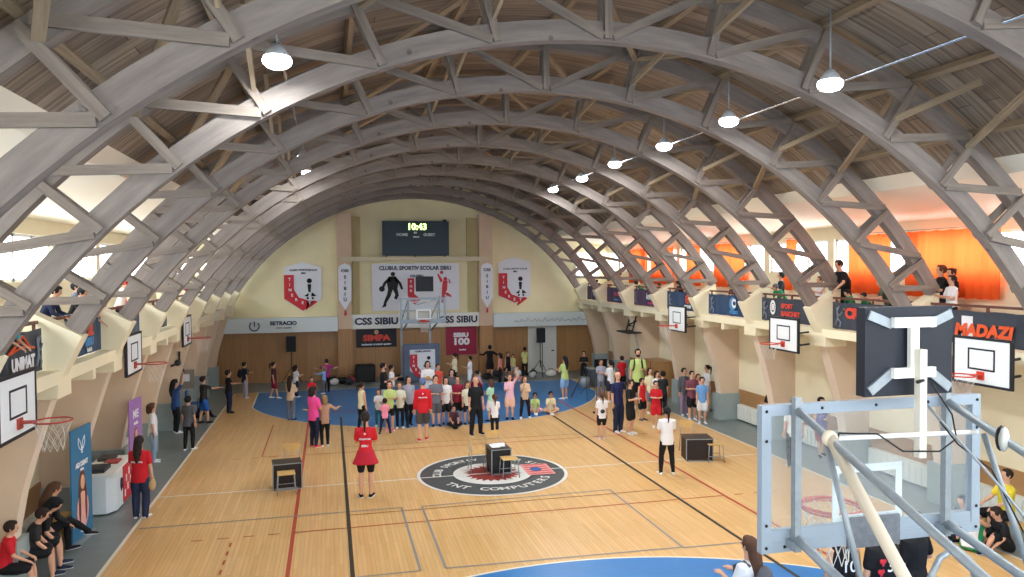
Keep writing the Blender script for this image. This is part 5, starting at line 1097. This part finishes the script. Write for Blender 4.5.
(8.8, 5.73, 1.59, -90, 'down', 'down', ('white', 'short'), ('pants', 'beige'), ('black', 'pony'), 'white', 'tall girl in white top with black ponytail by the right sideline', {}),
(8.66, 1.66, 1.49, -110, 'front', 'front', ('black', 'short'), ('leg', 'black'), ('black', 'long'), 'black', 'girl in black t-shirt with long black hair leaning on the right wall', {}),
(7.34, -1.38, 1.72, 15, 'down', 'down', ('white', 'short'), ('pants', 'blackstripe'), ('black', 'short'), 'white', 'boy in white t-shirt and black trousers seen beside the glass backboard edge', {}),
(8.66, -0.62, 1.55, 190, 'fold', 'down', ('purpleblue', 'none'), ('shorts', 'maroon'), ('black', 'short'), 'black', 'boy in purple and blue jersey walking along the right wall', {'stride': 0.2}),
(-8.65, -3.3, 1.66, 60, 'knee', 'knee', ('black', 'long'), ('leg', 'black'), ('brown', 'long'), 'black', 'woman in black with long brown hair sitting cross-legged on the bench, nearest the blue roll-up', {'sit': 0.42, 'crossed': 1, 'lean': 18}),
(-8.62, -3.85, 1.55, 75, 'knee', 'knee', ('black', 'short'), ('shorts', 'black'), ('black', 'bob'), 'navy', 'dark haired child in black t-shirt leaning forward on the left bench', {'sit': 0.42, 'lean': 30, 'look': 15}),
(-8.55, -4.35, 1.45, 75, 'knee', 'knee', ('blackpat', 'short'), ('shorts', 'black'), ('darkbrown', 'short'), 'navy', 'child in dark clothes and bare legs on the left bench beside the red shirt', {'sit': 0.42, 'lean': 25}),
(-8.6, -4.95, 1.4, 80, 'knee', 'knee', ('red', 'short'), ('shorts', 'black'), ('darkbrown', 'short'), 'white', 'child in red t-shirt at the near end of the left bench', {'sit': 0.42, 'lean': 10}),
(-8.1, 9.0, 1.3, 60, 'knee', 'knee', ('navy', 'short'), ('pants', 'black'), ('black', 'short'), 'black', 'child in dark clothes crouching beside the boy in blue shorts', {'floor': 1, 'kneesup': 1, 'lean': 25}),
(-0.05, 5.5, 1.15, 180, 'knee', 'knee', ('maroonblack', 'short'), ('pants', 'black'), ('darkbrown', 'short'), 'black', 'child sitting on the floor between the standing children', {'floor': 1}),
(3.0, 7.0, 1.25, 190, 'knee', 'knee', ('lime', 'short'), ('shorts', 'palepink'), ('black', 'cap'), 'white', 'child in yellow-green top and dark cap sitting on the blue floor', {'floor': 1, 'lean': 10}),
(3.5, 6.85, 1.35, 185, 'knee', 'knee', ('cream', 'short'), ('shorts', 'beige'), ('black', 'cap'), 'white', 'child in cream top and dark cap sitting cross-legged on the blue floor', {'floor': 1, 'lean': 12}),
(2.3, 12.9, 1.25, -100, 'knee', 'knee', ('palepink', 'short'), ('pants', 'maroon'), ('black', 'bun'), 'navy', 'child in pink top and maroon trousers sitting by the end wall', {'floor': 1, 'kneesup': 1, 'lean': 20}),
(4.25, 14.4, 1.1, 180, 'knee', 'knee', ('white', 'short'), ('shorts', 'pink'), ('brown', 'short'), 'white', 'small child in white sitting by the end wall behind the girl in black', {'floor': 1}),
(3.6, 13.9, 1.1, 150, 'knee', 'knee', ('grey', 'short'), ('pants', 'black'), ('darkbrown', 'bob'), 'white', 'child in grey sitting by the end wall near the salmon vest', {'floor': 1}),
(1.2, -9.45, 1.66, -25, 'front', 'front', ('white', 'short'), ('pants', 'darkjeans'), ('brown', 'long'), 'white', 'brown haired woman in white t-shirt with grey backpack straps at the bottom edge', {'backpack': 'grey'}),
(2.5, -9.5, 1.74, 5, 'down', 'down', ('black', 'none'), ('shorts', 'black'), ('darkbrown', 'short'), 'white', 'player in black jersey with number 10 below the glass backboard', {'num': '10'}),
(2.92, -9.69, 1.8, 0, 'down', 'down', ('black', 'short'), ('shorts', 'black'), ('darkbrown', 'short'), 'white', 'player in black jersey with red hearts and number 3 below the glass backboard', {'num': '3', 'hearts': 1, 'fat': 1.1}),
(3.46, -9.62, 1.84, -10, 'down', 'elbow', ('black', 'short'), ('pants', 'black'), ('darkbrown', 'short'), 'black', 'person in plain black t-shirt with hand on hip below the glass backboard', {}),
(7.0, -6.95, 1.5, 60, 'knee', 'point', ('white', 'none'), ('shorts', 'green'), ('black', 'pony'), 'white', 'player in white tank top and green shorts with black ponytail sitting by the right wall', {'floor': 1, 'kneesup': 1, 'lean': 8}),
(7.45, -6.45, 1.45, -100, 'knee', 'knee', ('black', 'short'), ('pants', 'black'), ('black', 'short'), 'black', 'dark haired child in black sitting on the floor facing the ponytail', {'floor': 1, 'lean': 12}),
(7.6, -7.15, 1.45, -80, 'knee', 'knee', ('black', 'short'), ('shorts', 'black'), ('darkbrown', 'short'), 'black', 'child in black shorts sitting on the floor in front of the yellow t-shirt', {'floor': 1, 'kneesup': 1, 'lean': 20}),
(8.0, -6.75, 1.6, -80, 'knee', 'knee', ('yellowt', 'short'), ('shorts', 'black'), ('darkbrown', 'short'), 'black', 'boy in yellow t-shirt sitting at the right edge of the frame', {'sit': 0.42})]
for q in PEOPLE: person(*q)
# gallery spectators: (x, y, standing height or top of head above the gallery floor, ...)
GAL = [
(8.5, 15.14, 1.02, -90, 'lean', 'lean', ('navy', 'short'), ('pants', 'black'), ('black', 'short'), 'white', 'dark haired child at the rail of the right gallery, nearest the end wall', {'lean': 35}),
(8.5, 12.99, 1.33, -90, 'front', 'front', ('black', 'short'), ('pants', 'black'), ('black', 'bun'), 'white', 'standing person with dark bun on the right gallery near the end wall', {}),
(8.5, 10.38, 1.08, -90, 'lean', 'lean', ('green', 'short'), ('pants', 'black'), ('darkbrown', 'short'), 'white', 'child in green leaning on the rail of the right gallery', {'lean': 45}),
(8.5, 9.67, 0.85, -90, 'lean', 'lean', ('maroon', 'short'), ('pants', 'black'), ('darkbrown', 'bob'), 'white', 'child in dark red leaning on the rail beside the green top', {'lean': 35}),
(8.5, 8.38, 1.01, -90, 'lean', 'lean', ('palepink', 'short'), ('pants', 'black'), ('brown', 'short'), 'white', 'child in pale pink leaning on the right gallery rail', {'lean': 35}),
(8.5, 6.98, 1.06, -90, 'lean', 'lean', ('black', 'long'), ('pants', 'black'), ('black', 'bob'), 'white', 'person with curly dark hair in black leaning over the right gallery rail', {'lean': 25}),
(8.5, 3.3, 1.05, -90, 'lean', 'lean', ('maroonblack', 'short'), ('pants', 'black'), ('black', 'short'), 'white', 'child peering over the right gallery rail above the navy banner', {'lean': 30}),
(8.5, 0.83, 1.18, -110, 'lean', 'lean', ('green', 'short'), ('pants', 'black'), ('grey', 'short'), 'white', 'child bent over the rail beside the boy in the black jacket', {'lean': 45}),
(8.45, 0.88, 1.35, -70, 'front', 'front', ('blackgreen', 'long'), ('pants', 'black'), ('black', 'short'), 'white', 'boy in black jacket standing at the right gallery rail', {}),
(8.9, 0.35, 1.28, -90, 'front', 'front', ('turquoise', 'short'), ('pants', 'black'), ('graycap', 'cap'), 'white', 'child in turquoise with grey cap behind a truss on the right gallery', {}),
(8.9, -0.21, 1.25, -90, 'front', 'front', ('white', 'short'), ('pants', 'black'), ('brown', 'short'), 'white', 'child in white behind a truss on the right gallery', {}),
(8.5, -1.7, 1.68, -85, 'rail', 'rail', ('black', 'short'), ('pants', 'black'), ('darkbrown', 'short'), 'white', 'big man in black t-shirt with pale front print on the right gallery', {'fat': 1.35, 'lean': 12, 'dot2': 1}),
(8.42, -2.18, 1.02, -90, 'lean', 'lean', ('green', 'short'), ('pants', 'black'), ('black', 'short'), 'white', 'small child in green leaning on the rail in front of the big man', {'lean': 30}),
(8.42, -2.74, 0.96, -90, 'lean', 'lean', ('green', 'short'), ('pants', 'black'), ('darkbrown', 'short'), 'white', 'second small child in green leaning on the rail, further from the end wall', {'lean': 30}),
(8.6, -3.11, 1.26, -60, 'lean', 'lean', ('greengrey', 'short'), ('pants', 'black'), ('darkbrown', 'short'), 'white', 'person in olive green leaning towards the small children', {'lean': 20}),
(8.9, -4.27, 1.53, -70, 'front', 'front', ('black', 'short'), ('pants', 'black'), ('brown', 'short'), 'white', 'man in black behind the boy in white on the right gallery', {}),
(9.0, -4.43, 1.46, -90, 'down', 'down', ('black', 'short'), ('pants', 'black'), ('darkbrown', 'bun'), 'white', 'person with hair bun behind the man in black on the right gallery', {}),
(8.5, -4.97, 1.32, -80, 'front', 'front', ('white', 'short'), ('pants', 'black'), ('darkbrown', 'short'), 'white', 'boy in patterned white shirt at the right gallery rail', {}),
(-8.2, -5.98, 0.99, 90, 'lean', 'lean', ('turquoise', 'short'), ('pants', 'black'), ('graycap', 'cap'), 'white', 'person with grey cap and turquoise top leaning on the left gallery rail', {'lean': 40}),
(-8.5, -3.53, 1.33, 90, 'lean', 'lean', ('navy', 'long'), ('pants', 'black'), ('black', 'short'), 'white', 'dark haired person in navy and white leaning on the left gallery rail', {'lean': 25}),
(-9.0, -0.01, 1.28, 90, 'front', 'front', ('greypat', 'short'), ('pants', 'black'), ('black', 'short'), 'white', 'person with dark hair behind the left gallery rail, second row', {}),
(-8.5, -2.04, 1.26, 100, 'lean', 'lean', ('black', 'short'), ('pants', 'black'), ('black', 'short'), 'white', 'person in black leaning on the left gallery rail beside the navy jacket', {'lean': 25}),
(-8.3, -1.82, 1.08, 90, 'lean', 'lean', ('palepink', 'short'), ('pants', 'black'), ('brown', 'short'), 'white', 'child in pink low at the rail of the left gallery', {'lean': 40}),
(-8.6, 1.71, 1.34, 90, 'lean', 'lean', ('white', 'short'), ('pants', 'black'), ('red', 'cap'), 'white', 'person with red cap on the left gallery', {'lean': 15}),
(-8.6, 2.31, 1.25, 90, 'lean', 'lean', ('red', 'short'), ('pants', 'black'), ('brown', 'short'), 'white', 'person in red beside the red cap on the left gallery', {'lean': 25}),
(-8.3, 1.64, 1.03, 90, 'lean', 'lean', ('orange', 'short'), ('pants', 'black'), ('brown', 'short'), 'white', 'child in orange low at the left gallery rail', {'lean': 40}),
(-8.6, 5.89, 1.21, 90, 'lean', 'lean', ('lightgrey', 'long'), ('pants', 'black'), ('grey', 'short'), 'white', 'person in pale grey on the left gallery', {'lean': 20}),
(-8.6, 9.48, 1.2, 90, 'lean', 'lean', ('maroon', 'short'), ('pants', 'black'), ('blond', 'short'), 'white', 'person in dark red with fair hair on the left gallery', {'lean': 15}),
(-8.6, 10.3, 0.88, 90, 'lean', 'lean', ('white', 'short'), ('pants', 'black'), ('black', 'short'), 'white', 'child in white low on the left gallery near the end wall', {'lean': 30}),
(-8.6, 14.05, 1.08, 90, 'lean', 'lean', ('white', 'short'), ('pants', 'black'), ('black', 'short'), 'white', 'person in white standing on the left gallery near the end wall', {'lean': 10}),
(-8.6, 15.61, 0.93, 90, 'lean', 'lean', ('grey', 'short'), ('pants', 'black'), ('darkbrown', 'short'), 'white', 'person in grey on the left gallery closest to the end wall', {'lean': 10})]
for q in GAL: person(*q[:11], q[11], 3.45)

# fuse every figure's skin and clothes
dg = bpy.context.evaluated_depsgraph_get()
for o, s in VOX:
    m = o.modifiers.new('fuse', 'REMESH'); m.mode = 'VOXEL'; m.voxel_size = s; m.use_smooth_shade = True
    if s > .012 or True: d = o.modifiers.new('smooth', 'SMOOTH'); d.factor = .5; d.iterations = 2
bpy.context.view_layer.update(); dg = bpy.context.evaluated_depsgraph_get()
new = [(o, bpy.data.meshes.new_from_object(o.evaluated_get(dg))) for o, s in VOX]
for o, me in new:
    old = o.data; o.modifiers.clear(); me.name = o.name; o.data = me; bpy.data.meshes.remove(old)
    if 'join' in o:
        f = bpy.data.objects[o['join']]; bm = bmesh.new(); bm.from_mesh(me); bm.from_mesh(f.data); bm.to_mesh(me); bm.free(); bpy.data.objects.remove(f); del o['join']
        me.polygons.foreach_set('use_smooth', [True]*len(me.polygons))
    if not me.materials: me.materials.append(M_skin)
